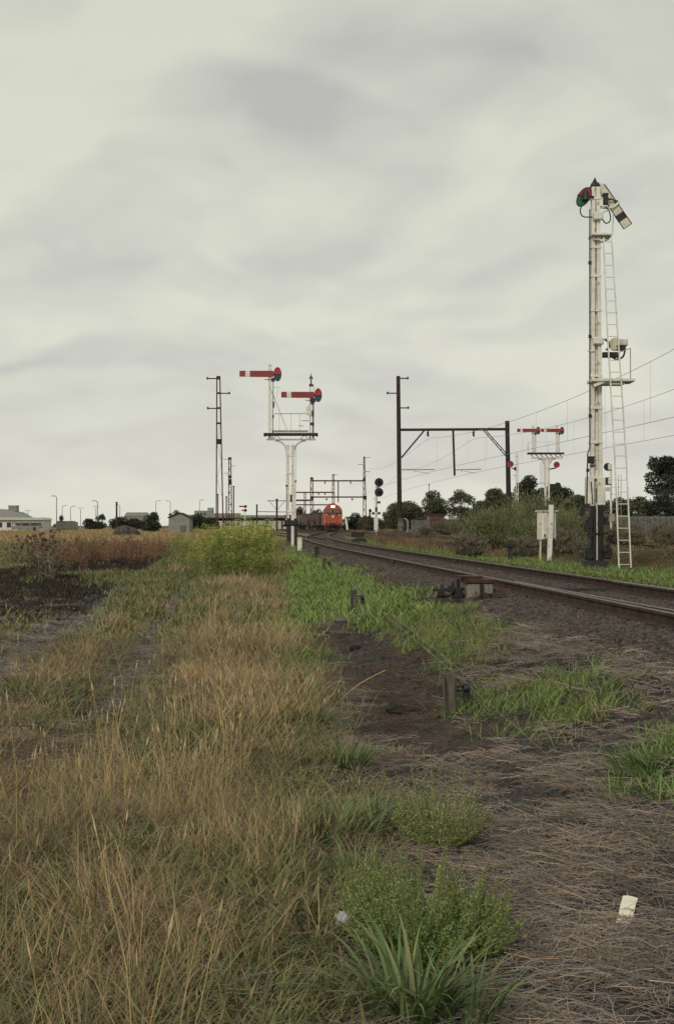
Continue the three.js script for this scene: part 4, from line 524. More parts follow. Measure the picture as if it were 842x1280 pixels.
  part(o, 'roof_fan', [new THREE.CylinderGeometry(0.5, 0.5, 0.2, 14).translate(0, 4.25, -9), new THREE.CylinderGeometry(0.5, 0.5, 0.2, 14).translate(0, 4.25, -11)], M.darksteel);
  for (const z of [-3, -4.6, -6.2, -13.5, -15, -16.6]) part(o, 'wheelset', [-0.8, 0.8].map((s) => new THREE.CylinderGeometry(0.5, 0.5, 0.13, 16).rotateZ(Math.PI / 2).translate(s, 0.5, z)), M.darksteel);
  part(o, 'underframe', [bx(2.5, 0.6, 5.5, 0, 0.75, -4.6), bx(2.5, 0.6, 5.5, 0, 0.75, -15), bx(2.4, 0.75, 3.5, 0, 0.65, -9.9)], M.darksteel);
  let d = 241;
  const labels = ['next to the locomotive', 'second behind the locomotive', 'third behind the locomotive', 'fourth behind the locomotive', 'fifth behind the locomotive', 'last one showing of the train'];
  for (let k = 0; k < 6; k++) {
    const w = thing('hopper_wagon', `rust brown and grey hopper wagon, ${labels[k]}`, 'wagon', trackX(d + 6.5), d + 6.5, 'hopper wagons of the train', RAIL); w.rotation.y = -Math.atan2(trackX(d + 13) - trackX(d), 13);
    part(w, 'hopper_body', [slab([[-4.2, 1.6], [-3.2, 1.1], [3.2, 1.1], [4.2, 1.6], [5.5, 3.1], [-5.5, 3.1]], 2.5).rotateY(Math.PI / 2)], k % 2 ? M.wagon : M.wagonpale);
    for (const z of [-4.6, -2.3, 0, 2.3, 4.6]) part(w, 'side_rib', [bx(0.1, 1.9, 0.14, -1.3, 2.15, z), bx(0.1, 1.9, 0.14, 1.3, 2.15, z)], M.wagon);
    part(w, 'end_slope', [bx(2.3, 0.08, 1.6, 0, 2.3, 6), beam(V(-1.1, 1.1, 6.4), V(-1.1, 3.1, 5.6), 0.12), beam(V(1.1, 1.1, 6.4), V(1.1, 3.1, 5.6), 0.12)], M.wagonpale);
    part(w, 'top_rim', [bx(2.6, 0.14, 0.16, 0, 3.15, 5.6), bx(2.6, 0.14, 0.16, 0, 3.15, -5.6), bx(0.14, 0.14, 11.3, 1.3, 3.15, 0), bx(0.14, 0.14, 11.3, -1.3, 3.15, 0)], M.wagon);
    part(w, 'underframe', [bx(2.3, 0.25, 13, 0, 0.98, 0)], M.darksteel);
    for (const z of [-5.2, -3.4, 3.4, 5.2]) part(w, 'wheelset', [-0.8, 0.8].map((s) => new THREE.CylinderGeometry(0.46, 0.46, 0.13, 14).rotateZ(Math.PI / 2).translate(s, 0.46, z)), M.darksteel);
    d += 13.6;
  }
}
// ================================================================ trackside gear
{ // point machine
  const d = 21.6, x = trackX(d) - 1.42, o = thing('point_machine', 'rusty topped grey point machine with rods beside the near rail', 'point machine', x, d, null, 0.42);
  o.rotation.y = -Math.atan2(trackX(d + 0.5) - trackX(d - 0.5), 1);
  part(o, 'base_timber', [cb(0.6, 0.16, 0.5, -0.2, 0.0, 0.1)], M.sleeper); part(o, 'base_timber', cb(1.2, 0.14, 0.22, 0.25, 0.02, -0.35), M.sleeper);
  const c = part(o, 'motor_case', [cb(0.4, 0.24, 0.36, 0.13, 0.2, 0.05)], M.machine); part(c, 'lid', [cb(0.45, 0.06, 0.42, 0.12, 0.345, 0.05)], M.rust); part(c, 'top_plate', cb(0.36, 0.04, 0.34, 0.0, 0.4, -0.06), M.rust); part(c, 'bracket', [cb(0.05, 0.2, 0.05, 0.14, 0.2, 0.25), cb(0.1, 0.07, 0.05, 0.14, 0.1, 0.25)], M.darksteel);
  part(o, 'drive_arm', [tube([V(0.18, 0.16, 0.26), V(0.26, 0.08, 0.32), V(0.33, 0.05, 0.33), V(0.42, 0.06, 0.33)], 0.035, 10, 6)], M.rust);
  const g = part(o, 'lock_box', [cb(0.4, 0.16, 0.34, 0.52, 0.06, 0.4)], M.machine); part(g, 'lid', [new THREE.CylinderGeometry(0.2, 0.22, 0.42, 14, 1, false, -Math.PI / 2, Math.PI).rotateZ(Math.PI / 2).scale(1, 0.55, 0.85).translate(0.52, 0.13, 0.4)], M.rust);
  part(o, 'linkage', [cb(0.14, 0.16, 0.12, -0.18, 0.16, 0), rod(V(-0.16, 0.05, -0.1), V(-0.16, 0.36, -0.1), 0.028), rod(V(-0.26, 0.05, 0), V(-0.26, 0.32, 0), 0.022), rod(V(-0.55, 0.2, -0.1), V(-0.05, 0.22, -0.05), 0.022), rod(V(-0.5, 0.11, 0), V(-0.05, 0.12, 0), 0.026), rod(V(-0.4, 0.05, -0.15), V(-0.4, 0.28, -0.15), 0.02), disc(0.06, 0.1, -0.3, 0.22, 0.05, 10), disc(0.05, 0.1, -0.44, 0.16, 0, 10)], M.darksteel);
  part(o, 'stretcher_rod', [rod(V(0.2, 0.2, -0.1), V(2.2, 0.2, -0.1), 0.022)], M.darksteel); part(o, 'stretcher_rod', [rod(V(0.6, 0.19, 0.3), V(2.2, 0.19, 0.3), 0.022)], M.darksteel);
}
function stake(px, py, d0, h, tilt, label, pulley = true) { // wire post
  const [x, d] = gpx(px, py), o = thing('wire_post', label, 'post', x, d, null, H(x, d) - 0.05);
  const g = chamfer(0.105, h + 0.05, 0.09, 0.012).translate(0, (h + 0.05) / 2, 0); { const p = g.attributes.position; for (let i = 0; i < p.count; i++) if (p.getY(i) > h * 0.8) p.setY(i, p.getY(i) + (hash(Math.round(p.getX(i) * 300), px) - 0.5) * 0.03); g.computeVertexNormals(); } o.rotation.z = tilt;
  part(o, 'shaft', g, M.stake);
  if (pulley) { const r = part(o, 'pulley_bracket', [beam(V(0.03, h - 0.05, 0.02), V(0.14, h - 0.05, 0.02), 0.02, 0.02), beam(V(0.03, h - 0.09, -0.02), V(0.14, h - 0.09, -0.02), 0.015, 0.015)], M.darksteel); part(r, 'pulley', [new THREE.CylinderGeometry(0.045, 0.045, 0.04, 12).rotateZ(Math.PI / 2).translate(0.14, h - 0.07, 0), new THREE.BoxGeometry(0.06, 0.13, 0.06).translate(0.14, h - 0.1, 0)], M.black); }
  return V(x + 0.14, H(x, d) + h - 0.08, -d);
}
const w1 = stake(563, 893, 11.6, 0.33, 0.05, 'split grey timber wire post with a pulley, standing in the bare ditch'), w2 = stake(442, 769, 24, 0.4, 0, 'grey timber wire post with a pulley, amid the green strip below the ballast'), w3 = stake(405, 716, 43, 0.4, -0.02, 'small grey wire post far along the foot of the ballast');
{ const pts = [V(1.62, 0.17, -2), V(1.36, 0.22, -5.75), w1, w2, w3, V(-1.5, 0.55, -62)]; for (const [dx, dy, i0, lb] of [[0, 0, 0, 'thin rusty signal wire running over the pulleys of the timber posts'], [0.05, 0.03, 2, 'upper thin signal wire of the pair beyond the split timber post']]) single('signal_wire', lb, 'wire', [pts.slice(i0, -1).map((p, k) => { const i = k + i0, r = i < 2 ? 0.0017 : i < 3 ? 0.0028 : 0.005; return rod(p.clone().add(V(dx, dy, 0)), pts[i + 1].clone().add(V(dx, dy, 0)), r, r, 5); })], mat('wirerust', [0.2, 0.18, 0.165], 0.7), 'signal wires'); }
{ const [x, d] = gpx(374.5, 690), o = thing('marker_post', 'short white marker post in the grass beside the black signal foot', 'post', x, d); part(o, 'shaft', cb(0.2, 0.62, 0.18, 0, 0.28, 0), M.white); part(o, 'cap', cb(0.21, 0.05, 0.19, 0, 0.6, 0), M.offwhite); }
{ const [x, d] = gpx(396, 700), o = thing('timber_stub', 'dark timber stub in the grass at the ballast foot', 'post', x, d); part(o, 'shaft', cb(0.14, 0.45, 0.12, 0, 0.2, 0), M.sleeper); part(o, 'cap', cb(0.16, 0.04, 0.14, 0, 0.43, 0), M.darksteel); }
{ const [x, d] = gpx(637, 703), o = thing('timber_stub', 'dark timber stub standing left of the white cabinet', 'post', x, d); part(o, 'shaft', cb(0.14, 0.75, 0.12, 0, 0.3, 0), M.sleeper); part(o, 'cross_piece', cb(0.4, 0.1, 0.1, -0.05, 0.5, 0.05), M.darksteel); }
{ // platform edge and bench-like beam far right of the locomotive
  const { o, l } = standing('low_platform', 'low concrete cable trough edge along the ground below the colour light signal', 'kerb', 470, 103); part(o, 'edge', [bx(3.4, 0.14, 0.4, l(468, 667).x, l(0, 666.3).y, 0), bx(2.2, 0.14, 0.4, l(505, 667).x, l(0, 666.8).y, 0.1)], M.concrete); part(o, 'end_block', [cb(0.9, 0.35, 0.5, l(447, 676).x, l(0, 668).y, 0.2)], M.darksteel);
}
// ---------------------------------------------------------------- buildings and far things
{ // brick hut
  const { o, l } = standing('brick_hut', 'small red brick hut with a flat roof behind the brown portal', 'hut', 543.5, 165);
  part(o, 'wall', [bx(1.5, 2.15, 1.7, 0.12, 1.0, 0)], M.brick); part(o, 'side_wall', [bx(0.5, 2.1, 1.6, -0.72, 0.98, 0)], M.fencegrey); part(o, 'roof', cb(2.1, 0.14, 1.9, -0.02, 2.12, 0), M.redsteel); part(o, 'doorway', [bx(0.4, 0.6, 0.1, -0.15, 0.5, 0.84)], M.black);
}
{
  const d = 205, s = F / d, X = (p) => (p - 421) / s, Y = (p) => EYE + (657 - p) / s, o = thing('long_house', 'white walled long building with a pale grey hipped roof and a square roof vent', 'building', X(25), d, null, H(X(25), d) - 0.3), y0 = o.position.y, lx = (p) => X(p) - X(25), ly = (p) => Y(p) - y0;
  part(o, 'wall', bx(lx(54) - lx(-60), ly(649), 6, (lx(54) + lx(-60)) / 2, ly(649) / 2, -3), M.white);
  part(o, 'lower_roof', slab([[lx(-62), ly(650)], [lx(56), ly(650)], [lx(52), ly(647)], [lx(-62), ly(646.6)]], 7, 0, 0, -3), M.offwhite);
  part(o, 'upper_roof', slab([[lx(-62), ly(647.2)], [lx(31), ly(647.2)], [lx(18), ly(640)], [lx(-4), ly(636)], [lx(-62), ly(634)]], 5, 0, 0, -4), M.roofgrey);
  const v = part(o, 'roof_vent', cb(1.3, 1.0, 1.3, lx(11.5), ly(635.7), -3), M.wallgrey); part(v, 'vent_cap', cb(1.4, 0.1, 1.4, lx(11.5), ly(632), -3), M.roofgrey);
  for (const [a, b] of [[-14, -9], [-4, 3], [9, 14]]) part(o, 'window', bx(lx(b) - lx(a), 0.7, 0.1, (lx(a) + lx(b)) / 2, ly(656), 0.02), M.glassdark);
  part(o, 'porch', [bx(lx(52) - lx(18), 0.12, 1.6, lx(35), ly(653.5), 0.8), bx(0.15, 1.5, 0.15, lx(19), ly(658), 1.5), bx(0.15, 1.5, 0.15, lx(30), ly(658), 1.5), bx(0.15, 1.5, 0.15, lx(41), ly(658), 1.5), bx(lx(52) - lx(18), 0.5, 0.1, lx(35), ly(659.5), 1.5)], M.wallgrey);
  const f = thing('paling_fence', 'grey paling fence between the long white building and the dark trees', 'fence', (84 - 421) / (F / 215), 215), w = 27.5 / (F / 215), n = 26; for (let k = 0; k < n; k++) part(f, 'paling', bx(w / n * 0.9, 1.45 + (hash(k, 5) - 0.5) * 0.1, 0.05, -w / 2 + (k + 0.5) * w / n, 0.75, 0), M.fencegrey); part(f, 'rail', [bx(w, 0.1, 0.06, 0, 1.3, -0.05), bx(w, 0.1, 0.06, 0, 0.4, -0.05)], M.fencegrey); part(f, 'roof_sheet', [bx(w * 0.8, 0.12, 1.5, -0.3, 1.55, -0.8)], M.brick);
}
{ const { o, l } = standing('gable_shed', 'small grey shed with a shallow dark gable roof beside the round bush', 'shed', 224, 178); const e = l(209.5, 647), f = l(238.5, 647), a = l(224.5, 641);
  part(o, 'wall', slab([[e.x + 0.15, -0.3], [f.x - 0.15, -0.3], [f.x - 0.15, e.y], [a.x, a.y - 0.08], [e.x + 0.15, e.y]], 4, 0, 0, -2), M.wallgrey); part(o, 'roof', [beam(V(e.x, e.y - 0.02, -2), V(a.x, a.y, -2), 0.1, 4.4), beam(V(a.x, a.y, -2), V(f.x, f.y - 0.02, -2), 0.1, 4.4)], M.brownsteel); part(o, 'door', bx(0.7, 1.1, 0.06, 0.5, 0.5, 0.02), M.fencegrey); }
{ // station and flats in the distance
  const { o, l, by } = standing('station_building', 'long low station building with a flat canopy far down the line', 'building', 300, 385); const W = (a, b, y0, y1, z, dp) => bx(l(b, 0).x - l(a, 0).x, l(0, y0).y - l(0, y1).y, dp, (l(a, 0).x + l(b, 0).x) / 2, (l(0, y0).y + l(0, y1).y) / 2, z);
  part(o, 'wall', W(262, 360, 645, 651, -2, 4), M.brownsteel); part(o, 'platform_wall', W(262, 366, 651, 663, 1.5, 1), M.offwhite); part(o, 'canopy', [W(238, 366, 644, 647.5, 0, 5), W(258, 300, 641.5, 643.8, -1, 4)], M.wallgrey); part(o, 'fascia', [W(238, 366, 647, 648.6, 2.6, 0.2)], M.darksteel);
  for (const x of [244, 262, 280, 298, 316, 334, 352]) part(o, 'canopy_post', W(x, x + 1.2, 646, 664, 2.4, 0.2), M.darksteel);
  const f = standing('flats_building', 'pale grey flat roofed block far behind the gable shed', 'building', 250, 420); const U = (a, b, y0, y1, z, dp) => bx((b - a) / f.s, (y1 - y0) / f.s, dp, ((a + b) / 2 - 250) / f.s, (f.by - (y0 + y1) / 2) / f.s, z);
  part(f.o, 'wall', U(243, 265, 638.3, 664, -3, 6), M.wallgrey); part(f.o, 'stair_tower', U(259, 265.4, 634.5, 640, -3, 4), M.roofgrey); for (const x of [246, 250.5, 255]) part(f.o, 'window', U(x, x + 2.6, 641, 644, 0.05, 0.1), M.glassdark);
  const h = standing('roof_shed', 'low pale roof far beyond the dark trees at the field edge', 'building', 170, 400); part(h.o, 'roof', slab([[-3.4, 3.5], [3.4, 3.5], [2.6, 4.6], [-2.6, 4.6]], 6, 0, 0, -3), M.roofgrey); part(h.o, 'wall', bx(6.4, 3.6, 5.6, 0, 1.7, -3), M.wallgrey);
  // far stop signal
  const g = standing('semaphore_signal', 'tiny far signal with two red arms in front of the station', 'railway signal', 305.5, 300); part(g.o, 'post', beam(g.l(306, 632), g.l(306, 664), 0.2), M.white); for (const y of [633, 638]) { part(g.o, 'signal_arm', bx(y < 635 ? 1.35 : 0.8, 0.3, 0.08, g.l(y < 635 ? 303 : 304.5, y).x, g.l(0, y).y, 0.15), M.red); part(g.o, 'spectacle', disc(0.3, 0.08, g.l(307, y).x, g.l(0, y).y, 0.15, 12), M.black); }
}
function parkedCar(px, d, label, turn) { const { o } = standing('parked_car', label, 'car', px, d, 'cars parked at the station'); o.rotation.y = turn; const s = slab([[-2.1, 0.35], [2.1, 0.35], [2.15, 0.8], [1.2, 0.92], [0.75, 1.4], [-1.2, 1.42], [-1.9, 0.95], [-2.15, 0.85]], 1.7); part(o, 'body', s, M.white); part(o, 'side_window', slab([[-1.3, 0.95], [0.95, 0.95], [0.65, 1.33], [-1.1, 1.34]], 1.74), M.glassdark); for (const x of [-1.3, 1.35]) for (const z of [-0.75, 0.75]) part(o, 'wheel', disc(0.32, 0.2, x, 0.32, z, 14), M.black); o.position.y += 0.0; }
parkedCar(286, 335, 'white car parked near the foot of the lattice mast', 0.1); parkedCar(311, 338, 'white car parked in front of the station, beside the far two-armed signal', 0); parkedCar(336, 335, 'white car parked by the dark post with diagonal stays', -0.1);
// street lamps
for (const [x, y, d, dir, lab] of [[71, 620, 230, -1, 'tall street lamp behind the grey paling fence'], [78, 632, 330, 1, 'thin far street lamp beside the tall one at the fence'], [88.5, 633, 330, 1, 'thin far street lamp over the paling fence'], [101, 635, 330, 0, 'thin far twin-headed street lamp past the end of the fence'], [122, 626, 240, -1, 'street lamp rising out of the dark trees'], [120, 633, 340, 0, 'thin far street lamp behind the dark trees'], [150, 631, 300, -1, 'street lamp next to the dark brown pole'], [195, 626, 320, 1, 'curved street lamp above the round bush'], [213, 626, 330, -1, 'curved street lamp above the gable shed'], [249.5, 625, 330, 1, 'curved street lamp in front of the flats'], [35, 638, 340, 0, 'thin far street lamp behind the long white building']]) {
  const p = standing('street_lamp', lab, 'street lamp', x, d), k = d / F; part(p.o, 'pole', rod(p.l(x, 664), p.l(x, y + 1), 0.1, 0.07, 6), M.galv);
  part(p.o, 'lamp_arm', dir ? tube([p.l(x, y + 2), p.l(x + dir * 1.5, y), p.l(x + dir * 4, y - 0.3)], 0.06, 6, 5) : beam(p.l(x - 2.5, y), p.l(x + 2.5, y), 0.08), M.galv); part(p.o, 'lamp_head', dir ? bx(0.5, 0.14, 0.25, p.l(x + dir * 4.5, y).x, p.l(0, y).y) : [bx(0.4, 0.14, 0.25, p.l(x - 2.4, y).x, p.l(0, y).y), bx(0.4, 0.14, 0.25, p.l(x + 2.4, y).x, p.l(0, y).y)], M.galv);
}
{ const p = standing('timber_pole', 'thick dark brown pole between two street lamps at the field edge', 'pole', 146, 225); part(p.o, 'shaft', rod(p.l(146, 664), p.l(146, 628), 0.17, 0.13, 8), M.brownsteel); part(p.o, 'cap', bx(0.35, 0.14, 0.35, 0, p.l(146, 628).y, 0), M.darksteel); const q = standing('timber_pole', 'thin pole with a wire cross arm behind the trees by the brick hut', 'pole', 536, 260); part(q.o, 'shaft', rod(q.l(536, 664), q.l(536, 605), 0.09, 0.06, 6), M.brownsteel); part(q.o, 'cross_arm', bx(0.5, 0.08, 0.08, 0, q.l(0, 606).y, 0), M.brownsteel); }
{ // fence on the far right
  const d = 128, f = thing('panel_fence', 'weathered grey sheet fence behind the electrified tracks', 'fence', (800 - 421) / (F / d), d), n = 34, w = 10; for (let k = 0; k < n; k++) part(f, 'fence_sheet', bx(w / n * 0.94, 1.75 + (hash(k, 9) - 0.5) * 0.08, 0.04 + 0.02 * (k % 2), -w / 2 + (k + 0.5) * w / n, 0.85, 0), M.fencegrey); part(f, 'rail', bx(w, 0.1, 0.06, 0, 1.5, -0.06), M.fencegrey);
  const g = thing('panel_fence', 'weathered grey sheet fence in the bushes behind the brick hut', 'fence', (580 - 421) / (F / 178), 178); for (let k = 0; k < 40; k++) part(g, 'fence_sheet', bx(0.3, 1.6 + (hash(k, 3) - 0.5) * 0.1, 0.05, -6.5 + k * 0.32, 0.75, 0), M.fencegrey); part(g, 'rail', bx(13, 0.1, 0.06, 0, 1.2, -0.06), M.fencegrey);
}
// ================================================================ trees and plants
function crown(T, clusters, leafLen, per, cols) { for (const [cx, cy, cz, r] of clusters) for (let k = 0; k < Math.max(40, per * r * r); k++) { const v = V(rr(-1, 1), rr(-1, 1), rr(-1, 1)); if (v.lengthSq() > 1) { k -= 0.4; continue; } v.setLength(Math.pow(v.length(), 0.5)); const p = V(cx + v.x * r, cy + v.y * r * 0.78, cz + v.z * r), dir = V(rr(-1, 1), rr(-1.1, 0.5), rr(-1, 1)).normalize(); T.leaf(p, dir, V(rr(-1, 1), rr(0, 1), rr(-1, 1)).normalize(), leafLen * rr(0.6, 1.3), leafLen * rr(0.3, 0.6), vary(cols[Math.floor(rnd() * cols.length)], 0.3)); } }
function tree(name, label, px, top, d, w, o2 = {}) { // px centre, top pixel row, width in pixels
  const { o, l } = standing(name, label, 'tree', px, d, o2.group), h = l(px, top).y, W = w / 2 / (F / d), cl = [], T = new Tris(), n = o2.n ?? 16, low = o2.low ?? 0.3;
  for (let k = 0; k < n; k++) { const t = rnd(), a = rr(0, 6.283), r = W * rr(0.26, 0.46) * (o2.cs ?? 1), rad = (W - r * 0.7) * Math.sqrt(rnd()) * Math.sqrt(Math.max(0.2, 1 - Math.pow(Math.abs(t - 0.45) * 1.55, 2))); cl.push([Math.cos(a) * rad, lerp(h * low + r * 0.6, h - r * 0.75, t), Math.sin(a) * rad, r]); }
  if (o2.low !== undefined && o2.low < 0.2) for (let k = 0; k < 5; k++) cl.push([rr(-0.7, 0.7) * W, h * rr(0.15, 0.35), rr(-0.4, 0.4) * W, W * 0.36]);
  cl[0] = [W * rr(-0.2, 0.2), h - W * 0.3, 0, W * 0.36];
  crown(T, cl, o2.leaf ?? 0.3, (o2.per ?? 330) * 2.2, o2.cols ?? [[0.05, 0.062, 0.03], [0.035, 0.048, 0.024], [0.065, 0.075, 0.04]]);
  const limbs = [rod(V(0, -0.2, 0), V(W * 0.05, h * 0.45, 0), h * 0.026 + 0.04, h * 0.016 + 0.03, 7)]; for (const c of cl) limbs.push(rod(V(W * 0.04, h * rr(0.25, 0.45), 0), V(c[0], c[1], c[2]), 0.05, 0.02, 5));
  part(o, 'trunk', limbs, M.bark); const cm = new THREE.Mesh(T.geo(), M.leaf); cm.name = 'crown'; o.add(shade(cm)); return o;
}
const OLIVE = [[0.075, 0.085, 0.04], [0.055, 0.066, 0.03], [0.1, 0.105, 0.05]], DARK = [[0.028, 0.036, 0.02], [0.02, 0.028, 0.016], [0.042, 0.052, 0.028]];
const far = 'trees behind the electrified tracks';
tree('gum_tree', 'tall dark gum tree with open gaps in its crown above the grey sheet fence', 830, 570, 150, 74, { n: 42, low: 0.22, cols: DARK, per: 420, cs: 0.55 });
tree('gum_tree', 'dark bushy tree at the foot of the tall gum', 832, 612, 140, 50, { n: 12, low: 0.1, cols: DARK });
tree('gum_tree', 'open crowned gum tree directly behind the brick hut', 540, 612, 225, 46, { n: 24, low: 0.28, cols: OLIVE, cs: 0.75, per: 260 });
tree('gum_tree', 'gum tree with a leaning open crown right of the brick hut', 577, 611, 228, 42, { n: 22, low: 0.25, cols: OLIVE, cs: 0.75, per: 260 });
tree('broad_tree', 'low dark tree behind the left leg of the brown portal', 508, 626, 215, 54, { n: 22, low: 0.1, cols: OLIVE });
tree('broad_tree', 'rounded tree beside the right leg of the brown portal', 622, 610, 205, 60, { n: 24, low: 0.1, cols: OLIVE });
tree('broad_tree', 'bushy low tree between the two gum trees and the portal', 600, 625, 215, 48, { n: 18, low: 0.05, cols: OLIVE });
tree('broad_tree', 'dark round tree showing behind the far white bracket signal', 662, 593, 175, 46, { n: 24, low: 0.15, cols: DARK, per: 420 });
tree('broad_tree', 'dark tree right of the far white bracket signal under its dark disc', 692, 606, 175, 56, { n: 22, low: 0.1, cols: DARK, per: 420 });
tree('broad_tree', 'olive tree between the far bracket signal and the tall white post', 724, 618, 170, 56, { n: 20, low: 0.05, cols: OLIVE });
for (const [x, y, w] of [[755, 624, 44], [778, 621, 46], [803, 620, 46]]) tree('broad_tree', 'low dark tree in the row above the grey sheet fence', x, y, 160, w, { n: 20, low: 0.05, cols: OLIVE, group: 'trees above the sheet fence' });
tree('broad_tree', 'low bushy tree at the far side of the line right of the locomotive', 443, 640, 300, 36, { n: 12, low: 0, cols: DARK, leaf: 0.4, per: 160 });
tree('broad_tree', 'olive bushy tree behind the colour light signal post', 484, 638, 290, 34, { n: 12, low: 0, cols: OLIVE, leaf: 0.4, per: 160 });
for (const [x, y, w] of [[458, 644, 30], [470, 647, 24], [500, 645, 30], [520, 643, 34]]) tree('broad_tree', 'low olive bush in the far row behind the colour light signal and portal leg', x, y, 270, w, { n: 14, low: 0, cols: OLIVE, leaf: 0.4, per: 180, group: 'far row of bushes' });
tree('broad_tree', 'dark tree seen past the hopper wagons behind the white bracket signal', 375, 633, 400, 22, { n: 12, low: 0.05, cols: DARK, leaf: 0.5, per: 120 });
tree('broad_tree', 'small tree behind the wagon nearest the locomotive', 397, 636, 400, 24, { n: 12, low: 0.05, cols: DARK, leaf: 0.5, per: 120 });
tree('round_bush', 'dense dark round bush beside the gable shed', 190, 640, 190, 25, { n: 16, low: 0, cols: DARK, per: 420 });
for (const [x, y, w, lab] of [[113, 648, 16, 'low dark tree at the end of the paling fence'], [127, 642, 14, 'small flat topped tree behind the field weeds'], [150, 645, 20, 'dark tree at the foot of the dark brown pole'], [168, 647, 22, 'low dark tree next to the round bush'], [219, 637, 12, 'small tree showing over the gable shed roof'], [77, 644, 5, 'tiny dark conifer behind the paling fence'], [243, 642, 26, 'dark tree in front of the flats'], [262, 648, 22, 'dark bush at the foot of the two-legged mast']]) tree('field_tree', lab, x, y, 240, w * 1.45, { n: 13, low: 0.05, cols: DARK, leaf: 0.3, per: 260 });
// broom-like scrub beyond the track
function scrub(hgt, wid, cols, seedless) { const T = new Tris(), S = []; for (let k = 0; k < 430; k++) { const az = rr(0, 6.283), low = k % 3 === 0, ln = hgt * (low ? rr(0.25, 0.55) : rr(0.5, 1)), lean = (low ? rr(0.4, 1.1) : rr(0.05, 0.7)) * wid, br = rr(0, low ? 0.5 : 0.3) * hgt * 0.5, b = V(Math.cos(az) * br, -0.05, Math.sin(az) * br), col = vary(cols[Math.floor(rnd() * cols.length)], 0.3); let prev = b; for (let s = 1; s <= 4; s++) { const t = s / 4, p = V(b.x + Math.cos(az + t * 0.4) * ln * lean * t, ln * t * (1 - 0.22 * t * lean), b.z + Math.sin(az + t * 0.4) * ln * lean * t); { for (let q = 0; q < 8; q++) { const m = prev.clone().lerp(p, rnd()).add(V(rr(-0.1, 0.1), rr(-0.08, 0.08), rr(-0.1, 0.1))); T.leaf(m, V(rr(-0.6, 0.6), 1, rr(-0.6, 0.6)).normalize(), V(rr(-1, 1), 0.2, rr(-1, 1)).normalize(), 0.16, 0.028, col); } } if (k % 8 === 0) S.push(rod(prev, p, 0.016, 0.01, 4)); prev = p; } } return [T.geo(), join(S)]; }
{
  const cols = [[0.12, 0.13, 0.06], [0.165, 0.165, 0.085], [0.1, 0.11, 0.055]], brown = [[0.15, 0.125, 0.09], [0.12, 0.11, 0.075], [0.13, 0.13, 0.07]];
  const protos = [scrub(2.2, 1, [[0.12, 0.145, 0.055], [0.16, 0.175, 0.075], [0.095, 0.115, 0.045]]), scrub(2.3, 0.8, cols), scrub(1.5, 1.3, [...cols, ...brown]), scrub(1.1, 1.2, brown)];
  const spots = [[596, 690, 62, 2, 1.0], [618, 692, 60, 0, 0.95], [640, 690, 62, 1, 1.0], [655, 694, 58, 0, 0.85], [628, 684, 75, 1, 1.15], [662, 686, 72, 0, 1.2], [705, 692, 60, 1, 0.95], [722, 690, 64, 0, 1.0], [738, 686, 70, 1, 0.9], [690, 684, 78, 0, 1.1], [606, 680, 82, 1, 0.9], [585, 678, 88, 2, 1.0], [648, 676, 95, 1, 1.3], [715, 676, 95, 0, 1.3], [676, 676, 92, 1, 1.2], [570, 670, 120, 2, 1.2], [600, 699, 48, 3, 0.8], [650, 702, 47, 3, 0.8], [705, 703, 47, 3, 0.9], [720, 706, 44, 3, 0.9], [780, 690, 66, 3, 0.9], [800, 694, 62, 3, 1], [825, 690, 66, 3, 1], [845, 696, 58, 3, 0.9], [790, 680, 82, 3, 1], [815, 678, 84, 2, 0.7], [840, 680, 80, 2, 0.7], [768, 682, 78, 2, 0.7], [555, 668, 130, 2, 1.1], [525, 667, 135, 2, 0.8], [755, 672, 100, 2, 1], [615, 672, 110, 1, 1.1], [575, 665, 150, 2, 1.2], [555, 660, 170, 1, 0.8]];
  const lb = ['tall grey-green broom shrub in the thicket behind the white cabinet', 'tall grey-green broom shrub in the thicket behind the white cabinet', 'spreading olive shrub on the far side of the track', 'low brown dead shrub on the far side of the track'], cat = ['thicket behind the cabinet', 'thicket behind the cabinet', 'spreading shrubs beyond the track', 'dead shrubs beyond the track'];
  const made = {};
  for (const [px, py, d, k, s] of spots) { const x = (px - 421) / F * d + rr(-0.5, 0.5); const bp = lb[k]; if (!made[k]) { const o = thing(k === 3 ? 'dead_shrub' : 'scrub_bush', bp, 'shrub', x, d, cat[k]); const f = new THREE.Mesh(protos[k][0], M.leaf); f.name = 'foliage'; f.castShadow = f.receiveShadow = true; const st = new THREE.Mesh(protos[k][1], M.bark); st.name = 'stems'; o.add(f, st); shade(o); o.scale.setScalar(s); o.rotation.y = rr(0, 6.28); made[k] = o; } else copyOf(made[k], x, d, rr(0, 6.28), s * rr(0.7, 1.1)); }
}
{ // dark earth heaps
  for (const [px, py, d, w, h, lab] of [[600, 687, 68, 2.2, 0.5, 'dark heap of earth and ballast in front of the broom thicket'], [553, 682, 78, 1.2, 0.3, 'small dark earth heap left of the larger one'], [448, 676, 88, 0.6, 0.35, 'dark rusty lump in the grass beside the bend of the far rail'], [157, 663, 150, 1.6, 1.2, 'grey earth mound among the field weeds']]) { const x = (px - 421) / F * d, g = new THREE.IcosahedronGeometry(1, 5), p = g.attributes.position; for (let i = 0; i < p.count; i++) { const a = p.getX(i), b = p.getY(i), c = p.getZ(i), k = 0.75 + 0.5 * fbm(a * 2.2 + px, c * 2.2 + b * 1.4, 4); p.setXYZ(i, a * k * w, Math.max(-0.2, b * k * h), c * k * w * 0.6); } g.computeVertexNormals(); const o = single('earth_heap', lab, 'heap', g, mat('heap' + px, px === 157 ? [0.2, 0.19, 0.17] : [0.06, 0.05, 0.047], 0.95, { map: soilMap, bumpMap: soilBump, bumpScale: 0.05 })); o.position.set(x, H(x, d) - 0.05, -d); }
}
